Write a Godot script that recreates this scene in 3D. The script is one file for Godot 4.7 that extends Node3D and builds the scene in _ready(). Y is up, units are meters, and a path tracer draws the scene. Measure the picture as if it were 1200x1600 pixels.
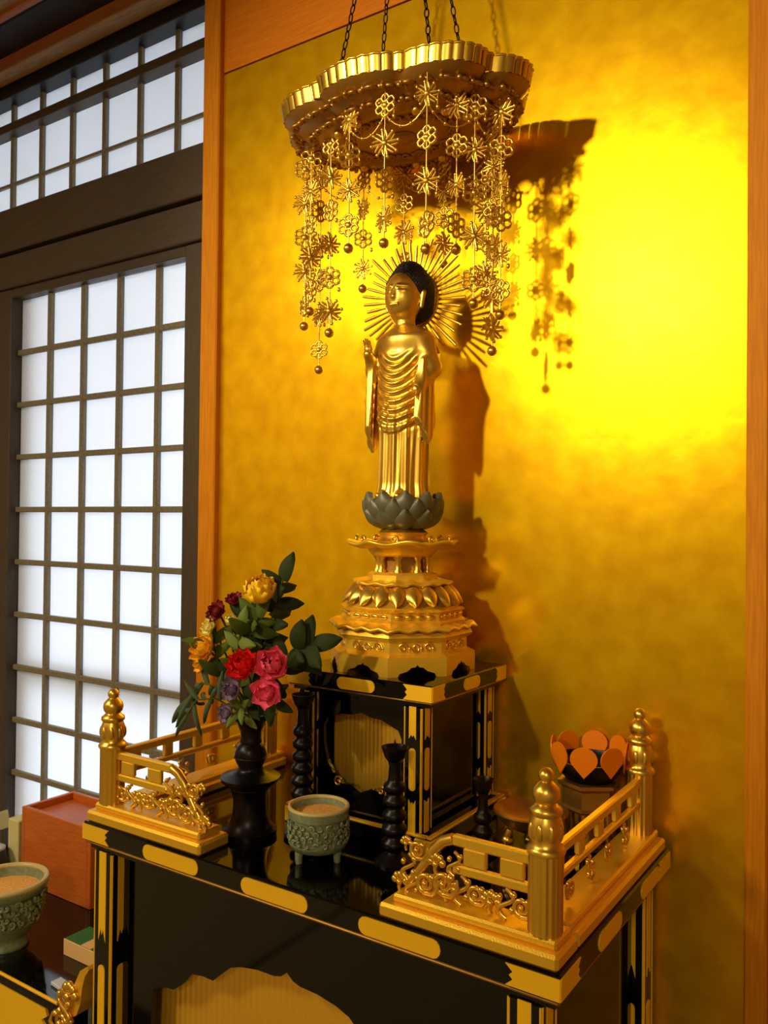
extends Node3D
# A gilt standing figure on a black lacquer altar before a gold-leaf wall.
# Metres, y up, floor at y = 0; heights below are mostly given from eye level EYE.

const EYE := 1.25
const TOP := -0.543          # altar table top, from eye level
const WALL := -1.455         # face of the gold-leaf panel
const DESK := -0.905         # low sutra desk top, from eye level

var M := {}
var rng := RandomNumberGenerator.new()

# ------------------------------------------------------------------ meshes
class MB:
	var v := PackedVector3Array()
	var n := PackedVector3Array()
	var i := PackedInt32Array()

	func vert(p: Vector3, nn: Vector3) -> int:
		v.append(p)
		n.append(nn)
		return v.size() - 1

	func tri(a: int, b: int, c: int) -> void:
		var f := (v[b] - v[a]).cross(v[c] - v[a])
		if f.dot(n[a] + n[b] + n[c]) > 0.0:
			i.append_array([a, c, b])
		else:
			i.append_array([a, b, c])

	func quad(a: int, b: int, c: int, d: int) -> void:
		tri(a, b, c)
		tri(a, c, d)

	func flat(pts: Array, out: Vector3) -> void:
		var f: Vector3 = (pts[1] - pts[0]).cross(pts[2] - pts[0])
		if f.length() < 1e-14:
			return
		f = f.normalized()
		if f.dot(out) < 0.0:
			f = -f
		var k := []
		for p in pts:
			k.append(vert(p, f))
		for j in range(1, k.size() - 1):
			tri(k[0], k[j], k[j + 1])

	func box(c: Vector3, s: Vector3, bev := 0.0, turn := Basis()) -> void:
		var h := s * 0.5
		var b: float = minf(bev, minf(h.x, minf(h.y, h.z)) * 0.9)
		var P := func(sx: float, sy: float, sz: float, ax: int) -> Vector3:
			var q := Vector3(sx * (h.x - b), sy * (h.y - b), sz * (h.z - b))
			if ax == 0: q.x = sx * h.x
			elif ax == 1: q.y = sy * h.y
			else: q.z = sz * h.z
			return c + turn * q
		for s1 in [-1.0, 1.0]:
			flat([P.call(s1, -1, -1, 0), P.call(s1, 1, -1, 0), P.call(s1, 1, 1, 0), P.call(s1, -1, 1, 0)], turn * Vector3(s1, 0, 0))
			flat([P.call(-1, s1, -1, 1), P.call(1, s1, -1, 1), P.call(1, s1, 1, 1), P.call(-1, s1, 1, 1)], turn * Vector3(0, s1, 0))
			flat([P.call(-1, -1, s1, 2), P.call(1, -1, s1, 2), P.call(1, 1, s1, 2), P.call(-1, 1, s1, 2)], turn * Vector3(0, 0, s1))
		if b <= 0.0:
			return
		for s1 in [-1.0, 1.0]:
			for s2 in [-1.0, 1.0]:
				flat([P.call(s1, s2, -1, 0), P.call(s1, s2, 1, 0), P.call(s1, s2, 1, 1), P.call(s1, s2, -1, 1)], turn * Vector3(s1, s2, 0))
				flat([P.call(s1, -1, s2, 0), P.call(s1, 1, s2, 0), P.call(s1, 1, s2, 2), P.call(s1, -1, s2, 2)], turn * Vector3(s1, 0, s2))
				flat([P.call(-1, s1, s2, 1), P.call(1, s1, s2, 1), P.call(1, s1, s2, 2), P.call(-1, s1, s2, 2)], turn * Vector3(0, s1, s2))
				for s3 in [-1.0, 1.0]:
					flat([P.call(s1, s2, s3, 0), P.call(s1, s2, s3, 1), P.call(s1, s2, s3, 2)], turn * Vector3(s1, s2, s3))

	# turned shape round y; profile of (radius, height); steep corners stay crisp
	func lathe(prof: Array, seg := 24, at := Vector3.ZERO, sx := 1.0, sz := 1.0) -> void:
		var norms := []
		for k in prof.size() - 1:
			var d: Vector2 = prof[k + 1] - prof[k]
			norms.append(Vector2(d.y, -d.x).normalized())
		for k in prof.size() - 1:
			var n0: Vector2 = norms[k]
			var n1: Vector2 = norms[k]
			if k > 0 and norms[k - 1].dot(norms[k]) > 0.55:
				n0 = (norms[k - 1] + norms[k]).normalized()
			if k < norms.size() - 1 and norms[k + 1].dot(norms[k]) > 0.55:
				n1 = (norms[k + 1] + norms[k]).normalized()
			var a: Vector2 = prof[k]
			var b: Vector2 = prof[k + 1]
			var first := v.size()
			for j in seg + 1:
				var t := TAU * j / seg
				var d := Vector3(sin(t), 0, cos(t))
				var e := Vector3(sin(t) / sx, 0, cos(t) / sz).normalized()
				vert(at + Vector3(d.x * a.x * sx, a.y, d.z * a.x * sz), (e * n0.x + Vector3.UP * n0.y).normalized())
				vert(at + Vector3(d.x * b.x * sx, b.y, d.z * b.x * sz), (e * n1.x + Vector3.UP * n1.y).normalized())
			for j in seg:
				var q := first + j * 2
				if a.x > 1e-6: tri(q, q + 2, q + 1)
				if b.x > 1e-6: tri(q + 1, q + 2, q + 3)

	# faceted turned shape with NS flat sides, a corner at angle OFF
	func facet(prof: Array, ns: int, off: float, at := Vector3.ZERO) -> void:
		for k in prof.size() - 1:
			var a: Vector2 = prof[k]
			var b: Vector2 = prof[k + 1]
			for j in ns:
				var t0 := off + TAU * j / ns
				var t1 := off + TAU * (j + 1) / ns
				var d0 := Vector3(sin(t0), 0, cos(t0))
				var d1 := Vector3(sin(t1), 0, cos(t1))
				var dr := b - a
				var out := (d0 + d1).normalized() * dr.y + Vector3.UP * (-dr.x)
				var pts := [at + d0 * a.x + Vector3.UP * a.y, at + d1 * a.x + Vector3.UP * a.y, at + d1 * b.x + Vector3.UP * b.y, at + d0 * b.x + Vector3.UP * b.y]
				if a.x < 1e-6: pts.remove_at(1)
				elif b.x < 1e-6: pts.remove_at(3)
				flat(pts, out)

	# closed or open grid of points with smooth normals
	func grid(pts: Array, nu: int, nv: int, wrap_u := false) -> void:
		var first := v.size()
		for a in nu:
			for b in nv:
				var ua: int = (a + nu - 1) % nu if wrap_u else maxi(a - 1, 0)
				var ub: int = (a + 1) % nu if wrap_u else mini(a + 1, nu - 1)
				var du: Vector3 = pts[ub * nv + b] - pts[ua * nv + b]
				var dv: Vector3 = pts[a * nv + mini(b + 1, nv - 1)] - pts[a * nv + maxi(b - 1, 0)]
				var nn := du.cross(dv)
				vert(pts[a * nv + b], nn.normalized() if nn.length() > 1e-14 else Vector3.UP)
		for a in (nu if wrap_u else nu - 1):
			for b in nv - 1:
				var a2 := (a + 1) % nu
				quad(first + a * nv + b, first + a2 * nv + b, first + a2 * nv + b + 1, first + a * nv + b + 1)

	# round bar along a path; R is one radius or one for each point
	func tube(pts: Array, R, seg := 8, closed := false) -> void:
		var cnt := pts.size()
		var side := Vector3.ZERO
		var rings := []
		for k in cnt:
			var d: Vector3
			if closed:
				d = pts[(k + 1) % cnt] - pts[(k + cnt - 1) % cnt]
			else:
				d = pts[mini(k + 1, cnt - 1)] - pts[maxi(k - 1, 0)]
			d = d.normalized()
			if side == Vector3.ZERO:
				side = d.cross(Vector3.UP if absf(d.y) < 0.9 else Vector3.RIGHT).normalized()
			else:
				side = (side - d * side.dot(d)).normalized()
			var up := d.cross(side)
			var r: float = R[k] if R is Array else R
			var ring := []
			for j in seg:
				var t := TAU * j / seg
				var o := side * cos(t) + up * sin(t)
				ring.append(vert(pts[k] + o * r, o))
			rings.append(ring)
		for k in (cnt if closed else cnt - 1):
			var A: Array = rings[k]
			var B: Array = rings[(k + 1) % cnt]
			for j in seg:
				quad(A[j], A[(j + 1) % seg], B[(j + 1) % seg], B[j])
		if not closed:
			for e in [0, cnt - 1]:
				var d: Vector3 = (pts[0] - pts[1]) if e == 0 else (pts[cnt - 1] - pts[cnt - 2])
				var cap := []
				for j in seg:
					cap.append(v[rings[e][j]])
				flat(cap, d)

	# polygon in x,y pushed from z0 to z1, then moved by XF
	func prism(poly: PackedVector2Array, z0: float, z1: float, xf := Transform3D()) -> void:
		var t := Geometry2D.triangulate_polygon(poly)
		for zz in [z0, z1]:
			var nn: Vector3 = xf.basis * Vector3(0, 0, 1.0 if zz == maxf(z0, z1) else -1.0)
			var first := v.size()
			for p in poly:
				vert(xf * Vector3(p.x, p.y, zz), nn)
			for k in range(0, t.size(), 3):
				tri(first + t[k], first + t[k + 1], first + t[k + 2])
		var cw := Geometry2D.is_polygon_clockwise(poly)
		for k in poly.size():
			var a := poly[k]
			var b := poly[(k + 1) % poly.size()]
			var o := Vector2(b.y - a.y, a.x - b.x)
			if cw: o = -o
			flat([xf * Vector3(a.x, a.y, z0), xf * Vector3(b.x, b.y, z0), xf * Vector3(b.x, b.y, z1), xf * Vector3(a.x, a.y, z1)], xf.basis * Vector3(o.x, o.y, 0))

	func ball(c: Vector3, r: Vector3, seg := 12, rows := 8) -> void:
		var first := v.size()
		for a in rows + 1:
			var ph := PI * a / rows
			for b in seg + 1:
				var t := TAU * b / seg
				var d := Vector3(sin(ph) * sin(t), cos(ph), sin(ph) * cos(t))
				vert(c + d * r, (d / r).normalized())
		for a in rows:
			for b in seg:
				var q := first + a * (seg + 1) + b
				if a > 0: tri(q, q + 1, q + seg + 2)
				if a < rows - 1: tri(q, q + seg + 2, q + seg + 1)

	func add(o: MB, xf: Transform3D) -> void:
		var first := v.size()
		for k in o.v.size():
			v.append(xf * o.v[k])
			n.append((xf.basis * o.n[k]).normalized())
		for k in range(0, o.i.size(), 3):
			tri(first + o.i[k], first + o.i[k + 1], first + o.i[k + 2])

	func mesh() -> ArrayMesh:
		var a := []
		a.resize(Mesh.ARRAY_MAX)
		a[Mesh.ARRAY_VERTEX] = v
		a[Mesh.ARRAY_NORMAL] = n
		a[Mesh.ARRAY_INDEX] = i
		var out := ArrayMesh.new()
		out.add_surface_from_arrays(Mesh.PRIMITIVE_TRIANGLES, a)
		return out


# ------------------------------------------------------------------ things and parts
func numbered(parent: Node, called: String) -> String:
	if not parent.has_node(NodePath(called)):
		return called
	var k := 1
	while parent.has_node(NodePath("%s_%03d" % [called, k])):
		k += 1
	return "%s_%03d" % [called, k]

func thing(called: String, label: String, category: String, at: Vector3, group := "") -> Node3D:
	var o := Node3D.new()
	o.name = numbered(self, called)
	add_child(o)
	o.position = at
	o.set_meta("label", label)
	o.set_meta("category", category)
	if group != "":
		o.set_meta("group", group)
	return o

func part(parent: Node3D, called: String, m, mat: Material, xf := Transform3D()) -> MeshInstance3D:
	var o := MeshInstance3D.new()
	o.mesh = m.mesh() if m is MB else m
	o.material_override = mat
	o.name = numbered(parent, called)
	parent.add_child(o)
	o.transform = xf
	o.cast_shadow = GeometryInstance3D.SHADOW_CASTING_SETTING_ON
	return o

func setting(called: String, m, mat: Material) -> MeshInstance3D:
	var o := part(self, called, m, mat)
	o.set_meta("kind", "structure")
	return o

func bx(c: Vector3, s: Vector3, bev := 0.0) -> MB:
	var m := MB.new()
	m.box(c, s, bev)
	return m

# box from its low corner to its high corner, heights from eye level
func span(a: Vector3, b: Vector3, bev := 0.0) -> MB:
	return bx((a + b) * 0.5 + Vector3(0, EYE, 0), (b - a).abs(), bev)

func E(x: float, y: float, z: float) -> Vector3:
	return Vector3(x, y + EYE, z)

func at(p: Vector3, turn := 0.0) -> Transform3D:
	return Transform3D(Basis(Vector3.UP, turn), p)

# ------------------------------------------------------------------ materials
func noise_image(size: int, freq: float, octaves: int, seed_: int, kind := FastNoiseLite.TYPE_SIMPLEX_SMOOTH) -> Image:
	var f := FastNoiseLite.new()
	f.seed = seed_
	f.noise_type = kind
	f.frequency = freq
	f.fractal_octaves = octaves
	f.fractal_type = FastNoiseLite.FRACTAL_FBM
	var im := f.get_seamless_image(size, size)
	im.convert(Image.FORMAT_RGB8)
	return im

func tinted(im: Image, a: Color, b: Color, g := 1.0) -> ImageTexture:
	var out := Image.create(im.get_width(), im.get_height(), false, Image.FORMAT_RGB8)
	for y in im.get_height():
		for x in im.get_width():
			var t := clampf((im.get_pixel(x, y).r - 0.5) * g + 0.5, 0.0, 1.0)
			out.set_pixel(x, y, a.lerp(b, t))
	return ImageTexture.create_from_image(out)

func plain(called: String, c: Color, rough: float, metal := 0.0, spec := 0.5) -> StandardMaterial3D:
	var m := StandardMaterial3D.new()
	m.resource_name = called
	m.albedo_color = c
	m.roughness = rough
	m.metallic = metal
	m.metallic_specular = spec
	M[called] = m
	return m

func textured(called: String, tex: Texture2D, scale: Vector3, rough: float, metal := 0.0) -> StandardMaterial3D:
	var m := plain(called, Color.WHITE, rough, metal)
	m.albedo_texture = tex
	m.uv1_triplanar = true
	m.uv1_world_triplanar = true
	m.uv1_scale = scale
	return m

func bumpy(m: StandardMaterial3D, tex: Texture2D, amount: float) -> void:
	m.heightmap_enabled = true
	m.heightmap_texture = tex
	m.heightmap_scale = amount

func make_materials() -> void:
	var leaf := noise_image(512, 0.014, 6, 3)
	var grain := noise_image(512, 0.02, 4, 7)
	var fine := ImageTexture.create_from_image(noise_image(256, 0.06, 3, 11))
	# mottled gold leaf of the wall
	var w := textured("gold_leaf_wall", tinted(leaf, Color(0.87, 0.65, 0.03), Color(0.94, 0.74, 0.05), 1.3), Vector3(1.9, 1.9, 1.9), 0.30, 0.74)
	w.metallic_specular = 0.25
	bumpy(w, ImageTexture.create_from_image(leaf), 0.015)
	# gilt objects
	var g := plain("gilt", Color(0.94, 0.77, 0.30), 0.30, 0.92)
	var g2 := plain("gilt_satin", Color(0.96, 0.77, 0.20), 0.40, 0.62)
	g2.uv1_triplanar = true
	g2.uv1_scale = Vector3(30, 30, 30)
	bumpy(g2, fine, 0.02)
	plain("gilt_fitting", Color(1.0, 0.78, 0.10), 0.42, 0.18)
	plain("gilt_polished", Color(0.96, 0.74, 0.22), 0.28, 0.55)
	plain("brass", Color(0.86, 0.68, 0.30), 0.28, 0.95)
	plain("old_gold", Color(0.68, 0.50, 0.20), 0.38, 0.85)
	# lacquer, bronze, stone
	plain("lacquer", Color(0.006, 0.005, 0.005), 0.07, 0.0, 0.5)
	plain("lacquer_soft", Color(0.018, 0.014, 0.012), 0.22, 0.0, 0.5)
	plain("bronze", Color(0.075, 0.062, 0.048), 0.34, 0.55)
	plain("bronze_pale", Color(0.20, 0.15, 0.09), 0.36, 0.7)
	plain("lotus_patina", Color(0.38, 0.37, 0.27), 0.45, 0.25)
	plain("hair_dark", Color(0.045, 0.045, 0.048), 0.55)
	var ce := textured("celadon", tinted(grain, Color(0.44, 0.49, 0.35), Color(0.58, 0.62, 0.46), 1.4), Vector3(9, 9, 9), 0.28)
	ce.clearcoat_enabled = true
	ce.clearcoat = 0.5
	plain("celadon_rim", Color(0.80, 0.72, 0.46), 0.35)
	textured("ash", tinted(grain, Color(0.86, 0.60, 0.26), Color(0.98, 0.74, 0.36), 2.0), Vector3(14, 14, 14), 0.95)
	# timber
	textured("orange_wood", tinted(grain, Color(0.76, 0.46, 0.05), Color(0.85, 0.54, 0.07), 1.2), Vector3(14, 0.8, 14), 0.42)
	textured("orange_board", tinted(grain, Color(0.76, 0.43, 0.05), Color(0.84, 0.49, 0.07), 1.2), Vector3(0.8, 14, 14), 0.45)
	for k in ["orange_wood", "orange_board"]:
		M[k].metallic_specular = 0.25
		M[k].roughness = 0.55
	textured("red_wood", tinted(grain, Color(0.74, 0.36, 0.10), Color(0.82, 0.44, 0.14), 1.2), Vector3(1.5, 16, 16), 0.35)
	textured("dark_wood", tinted(grain, Color(0.26, 0.21, 0.14), Color(0.33, 0.265, 0.18), 1.2), Vector3(16, 0.9, 16), 0.5)
	textured("dark_rail_wood", tinted(grain, Color(0.26, 0.21, 0.14), Color(0.33, 0.265, 0.18), 1.2), Vector3(0.9, 16, 16), 0.5)
	textured("bar_wood", tinted(grain, Color(0.47, 0.43, 0.33), Color(0.55, 0.51, 0.40), 1.2), Vector3(8, 8, 8), 0.55)
	plain("black_beam", Color(0.025, 0.022, 0.02), 0.45)
	textured("cornice_wood", tinted(grain, Color(0.62, 0.36, 0.20), Color(0.74, 0.45, 0.27), 1.2), Vector3(0.9, 16, 16), 0.45)
	plain("dark_board", Color(0.07, 0.05, 0.04), 0.6)
	textured("ceiling_board", tinted(grain, Color(0.62, 0.50, 0.36), Color(0.72, 0.60, 0.45), 1.2), Vector3(0.8, 8, 8), 0.7)
	textured("plaster", tinted(grain, Color(0.66, 0.58, 0.45), Color(0.74, 0.67, 0.54), 1.0), Vector3(1.5, 1.5, 1.5), 0.9)
	textured("tatami", tinted(grain, Color(0.50, 0.44, 0.26), Color(0.62, 0.55, 0.34), 1.5), Vector3(2, 2, 90), 0.8)
	plain("tatami_border", Color(0.10, 0.11, 0.08), 0.8)
	plain("outside_ground", Color(0.55, 0.54, 0.50), 0.9)
	plain("eave_board", Color(0.30, 0.26, 0.22), 0.8)
	# frosted glass: light passes scattered
	var gl := plain("frosted_glass", Color(0.93, 0.95, 0.97), 0.55)
	gl.backlight_enabled = true
	gl.backlight = Color(1, 1, 1)
	gl.uv1_triplanar = true
	gl.uv1_scale = Vector3(25, 25, 25)
	bumpy(gl, fine, 0.04)
	# plants and small things
	for a in [["leaf_dark", Color(0.17, 0.21, 0.07)], ["leaf_green", Color(0.30, 0.36, 0.10)], ["leaf_pale", Color(0.42, 0.48, 0.20)], ["leaf_grey", Color(0.30, 0.36, 0.25)]]:
		var l := plain(a[0], a[1], 0.7, 0.0, 0.3)
		l.backlight_enabled = true
		l.backlight = Color(0.3, 0.35, 0.12)
	for a in [["petal_yellow", Color(1.0, 0.80, 0.04)], ["petal_amber", Color(1.0, 0.74, 0.04)], ["petal_red", Color(0.90, 0.07, 0.05)], ["petal_pink", Color(0.93, 0.33, 0.44)], ["petal_wine", Color(0.50, 0.05, 0.09)], ["petal_cream", Color(0.95, 0.90, 0.50)], ["petal_violet", Color(0.52, 0.44, 0.54)]]:
		var p := plain(a[0], a[1], 0.6)
		p.backlight_enabled = true
		p.backlight = Color(0.25, 0.2, 0.1)
	plain("flower_heart", Color(0.75, 0.55, 0.12), 0.7)
	plain("vermilion", Color(0.93, 0.50, 0.03), 0.5, 0.1, 0.3)
	plain("cream_paper", Color(0.82, 0.78, 0.52), 0.8)
	plain("match_side", Color(0.90, 0.72, 0.46), 0.8)
	plain("match_green", Color(0.16, 0.42, 0.12), 0.6)
	plain("white_paper", Color(0.80, 0.83, 0.88), 0.7)
	plain("slate_blue", Color(0.22, 0.25, 0.34), 0.6)
	plain("lamp_metal", Color(0.75, 0.73, 0.70), 0.45, 0.3)
	plain("iron", Color(0.20, 0.15, 0.10), 0.4, 0.8)
	var lens := plain("lamp_glass", Color(1, 0.93, 0.8), 0.3)
	lens.emission_enabled = true
	lens.emission = Color(1, 0.85, 0.6)
	lens.emission_energy_multiplier = 4.0
	var pan := plain("panel_glow", Color(1, 0.96, 0.9), 0.4)
	pan.emission_enabled = true
	pan.emission = Color(1, 0.92, 0.8)
	pan.emission_energy_multiplier = 2.0

# ------------------------------------------------------------------ camera, sky, lamps
func make_view() -> void:
	var cam := Camera3D.new()
	cam.name = "camera"
	add_child(cam)
	var yaw := deg_to_rad(33.76)
	var pitch := deg_to_rad(0.73)
	var roll := deg_to_rad(0.595)
	var fw := Vector3(-sin(yaw) * cos(pitch), sin(pitch), -cos(yaw) * cos(pitch))
	var rt := Vector3(cos(yaw), 0, -sin(yaw))
	var up := rt.cross(fw)
	var rt2 := rt * cos(roll) + up * sin(roll)
	var up2 := up * cos(roll) - rt * sin(roll)
	cam.transform = Transform3D(Basis(rt2, up2, -fw), Vector3(0, EYE, 0))
	cam.fov = rad_to_deg(2.0 * atan(800.0 / 1304.0))
	cam.near = 0.05
	cam.far = 60.0
	cam.current = true
	var we := WorldEnvironment.new()
	we.name = "world"
	var env := Environment.new()
	env.background_mode = Environment.BG_COLOR
	env.background_color = Color(0.86, 0.92, 1.0)
	env.background_energy_multiplier = 6.0
	env.tonemap_mode = Environment.TONE_MAPPER_LINEAR
	env.tonemap_exposure = 1.0
	env.sdfgi_enabled = true
	env.ssao_enabled = true
	env.ssil_enabled = true
	we.environment = env
	add_child(we)
	spot_lamp()
	ceiling_lamp(E(-2.4, 1.45, 0.9), 5.4, "square wooden framed ceiling lamp near the window wall")
	ceiling_lamp(E(0.7, 1.45, 2.3), 6.0, "square wooden framed ceiling lamp at the back of the room")

# the lamp that throws the shadows on the gold wall: up in the room behind the viewer
func spot_lamp() -> void:
	var L := E(-1.46, 1.38, 2.05)
	var aim := E(-0.80, 0.5, WALL)
	var d := (aim - L).normalized()
	var t := thing("ceiling_spotlight", "pale metal spotlight hung from the ceiling, aimed at the altar", "lamp", L)
	var b := Basis.looking_at(d, Vector3.UP)
	var turn := b * Basis(Vector3.RIGHT, PI / 2)
	var m := MB.new()
	m.lathe([Vector2(0.0, 0.20), Vector2(0.05, 0.20), Vector2(0.075, 0.16), Vector2(0.10, 0.02), Vector2(0.105, 0.0), Vector2(0.098, 0.0), Vector2(0.07, 0.14), Vector2(0.0, 0.15)], 28)
	part(t, "housing", m, M.lamp_metal, Transform3D(turn, Vector3.ZERO))
	m = MB.new()
	m.lathe([Vector2(0.0, 0.05), Vector2(0.09, 0.05), Vector2(0.09, 0.03), Vector2(0.0, 0.03)], 28)
	part(t, "lens", m, M.lamp_glass, Transform3D(turn, Vector3.ZERO))
	m = MB.new()
	m.tube([Vector3(0, 0.02, 0) - d * 0.1, Vector3(0, 0.17, 0) - d * 0.1], 0.012, 10)
	part(t, "stem", m, M.lamp_metal)
	var s := SpotLight3D.new()
	s.name = "spot"
	t.add_child(s)
	s.transform = Transform3D(b, d * 0.03)
	s.light_color = Color(1.0, 0.94, 0.80)
	s.light_energy = 10.4
	s.light_size = 0.09
	s.spot_range = 12.0
	s.spot_attenuation = 2.0
	s.spot_angle = 18
	s.spot_angle_attenuation = 1.0
	s.shadow_enabled = true

# the square room lamp on the ceiling, dimmer
func ceiling_lamp(c: Vector3, energy: float, label: String) -> void:
	var t := thing("ceiling_lamp", label, "lamp", c, "square ceiling lamps")
	var m := MB.new()
	for s in [-1.0, 1.0]:
		m.box(Vector3(s * 0.29, -0.04, 0), Vector3(0.03, 0.08, 0.61), 0.004)
		m.box(Vector3(0, -0.04, s * 0.29), Vector3(0.55, 0.08, 0.03), 0.004)
	part(t, "frame", m, M.cornice_wood)
	part(t, "diffuser", bx(Vector3(0, -0.045, 0), Vector3(0.55, 0.05, 0.55), 0.005), M.panel_glow)
	var a := AreaLight3D.new()
	a.name = "glow"
	t.add_child(a)
	a.position = Vector3(0, -0.09, 0)
	a.rotation.x = -PI / 2
	a.area_size = Vector2(0.5, 0.5)
	a.light_color = Color(1.0, 0.93, 0.80)
	a.light_energy = energy
	a.shadow_enabled = true

# ------------------------------------------------------------------ the room
func make_room() -> void:
	var f := setting("floor", bx(Vector3(-0.7, -0.06, 1.0), Vector3(5.4, 0.12, 5.4)), M.dark_board)
	for a in 3:
		for b in 6:
			var c := Vector3(-2.5 + a * 1.82, 0.0, -1.05 + b * 0.92)
			if c.z > 3.5:
				continue
			var t := part(f, "tatami_mat", bx(c + Vector3(0, 0.001, 0), Vector3(1.80, 0.03, 0.90), 0.004), M.tatami)
			for s in [-1.0, 1.0]:
				part(t, "border", bx(c + Vector3(0, 0.0165, s * 0.435), Vector3(1.80, 0.003, 0.03)), M.tatami_border)
	setting("ceiling", bx(E(-0.7, 1.51, 1.17), Vector3(5.4, 0.12, 5.04)), M.ceiling_board)
	setting("wall_left", bx(E(-3.35, 0.15, 1.0), Vector3(0.1, 2.8, 5.4)), M.plaster)
	setting("wall_right", bx(E(1.95, 0.15, 1.0), Vector3(0.1, 2.8, 5.4)), M.plaster)
	setting("wall_front", bx(E(-0.7, 0.15, 3.65), Vector3(5.4, 2.8, 0.1)), M.plaster)
	# back wall: a core behind the gold panel, closed up over and under the window
	var w := setting("wall_back", span(Vector3(-1.50, -1.25, -1.70), Vector3(1.95, 1.6, -1.50)), M.plaster)
	part(w, "gold_panel", span(Vector3(-1.453, -1.25, -1.50), Vector3(-0.263, 1.085, WALL)), M.gold_leaf_wall)
	part(w, "upper_board", span(Vector3(-1.453, 1.089, -1.50), Vector3(-0.263, 1.46, WALL + 0.001)), M.orange_board)
	part(w, "side_board", span(Vector3(-0.229, -1.25, -1.50), Vector3(1.95, 1.46, WALL - 0.005)), M.orange_wood)
	setting("trim_1", span(Vector3(-1.508, -1.25, -1.60), Vector3(-1.453, 1.46, -1.438), 0.003), M.orange_wood)
	setting("trim_2", span(Vector3(-0.263, -1.25, -1.50), Vector3(-0.229, 1.46, -1.443), 0.003), M.orange_wood)
	# cornice along the back wall
	setting("trim_3", span(Vector3(-3.3, 1.350, -1.60), Vector3(-1.509, 1.42, -1.532), 0.002), M.black_beam)
	setting("trim_4", span(Vector3(-3.3, 1.385, -1.53), Vector3(1.9, 1.47, -1.475), 0.006), M.cornice_wood)
	setting("trim_11", span(Vector3(-3.3, 1.383, -1.520), Vector3(1.9, 1.391, -1.470), 0.002), M.ceiling_board)
	setting("trim_5", span(Vector3(-3.3, 1.43, -1.475), Vector3(1.9, 1.47, -1.375)), M.dark_board)
	setting("trim_6", span(Vector3(-3.3, 1.432, -1.372), Vector3(1.9, 1.47, -1.350), 0.004), M.cornice_wood)
	# lintel between window and transom, with its groove
	var li := setting("trim_7", span(Vector3(-3.3, 0.848, -1.62), Vector3(-1.523, 0.985, -1.525), 0.003), M.dark_rail_wood)
	part(li, "lower_rail", span(Vector3(-3.3, 0.735, -1.62), Vector3(-1.523, 0.838, -1.532), 0.003), M.dark_rail_wood)
	part(li, "groove", span(Vector3(-3.3, 0.836, -1.62), Vector3(-1.523, 0.850, -1.55)), M.black_beam)
	setting("trim_8", span(Vector3(-1.60, -1.25, -1.62), Vector3(-1.523, 0.735, -1.532), 0.003), M.dark_wood)
	setting("baseboard_back", span(Vector3(-3.3, -1.25, -1.66), Vector3(-1.523, -1.12, -1.53), 0.004), M.dark_rail_wood)
	make_window()
	make_transom()
	# outside: ground and the eave over the window
	setting("ground_outside", bx(Vector3(-2.0, -0.25, -6.0), Vector3(16, 0.1, 8.0)), M.outside_ground)
	setting("trim_9", span(Vector3(-5.6, 1.50, -3.45), Vector3(1.4, 1.56, -1.66)), M.eave_board)
	setting("trim_10", span(Vector3(-3.3, 1.385, -1.66), Vector3(-1.5, 1.6, -1.60)), M.dark_board)

func make_window() -> void:
	var w := setting("window_1", span(Vector3(-1.68, -1.12, -1.585), Vector3(-1.601, 0.735, -1.545), 0.003), M.dark_wood)
	part(w, "stile", span(Vector3(-2.60, -1.12, -1.585), Vector3(-2.475, 0.735, -1.545), 0.003), M.dark_wood)
	part(w, "stile", span(Vector3(-3.3, -1.12, -1.62), Vector3(-3.20, 0.735, -1.60), 0.003), M.dark_wood)
	part(w, "head_rail", span(Vector3(-2.475, 0.706, -1.583), Vector3(-1.68, 0.735, -1.547), 0.002), M.dark_rail_wood)
	part(w, "foot_rail", span(Vector3(-2.475, -1.12, -1.583), Vector3(-1.68, -1.06, -1.547), 0.002), M.dark_rail_wood)
	var xs := [-1.68, -1.815, -1.98, -2.145, -2.31, -2.475]
	var ys := [0.706]
	for k in 10:
		ys.append(0.534 - 0.168 * k)
	for k in range(1, 5):
		part(w, "upright_bar", span(Vector3(xs[k] - 0.0085, -1.06, -1.585), Vector3(xs[k] + 0.0085, 0.706, -1.569), 0.002), M.bar_wood)
	for k in range(1, 10):
		part(w, "cross_bar", span(Vector3(-2.475, ys[k] - 0.0085, -1.584), Vector3(-1.68, ys[k] + 0.0085, -1.570), 0.002), M.bar_wood)
	for a in 5:
		for b in 10:
			var y0: float = ys[b + 1] if b < 9 else -1.06
			part(w, "pane", span(Vector3(xs[a + 1], y0, -1.590), Vector3(xs[a], ys[b], -1.586)), M.frosted_glass)
	# further leaf to the side, and the rain board fittings outside that darken the glass
	for b in 10:
		var y1: float = ys[b + 1] if b < 9 else -1.06
		part(w, "pane", span(Vector3(-3.2, y1, -1.612), Vector3(-2.60, ys[b], -1.608)), M.frosted_glass)
	part(w, "outer_rail", span(Vector3(-3.3, -0.50, -1.66), Vector3(-1.6, -0.44, -1.635)), M.eave_board)
	part(w, "outer_stile", span(Vector3(-2.62, -1.2, -1.67), Vector3(-2.42, 0.75, -1.63)), M.eave_board)

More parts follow.
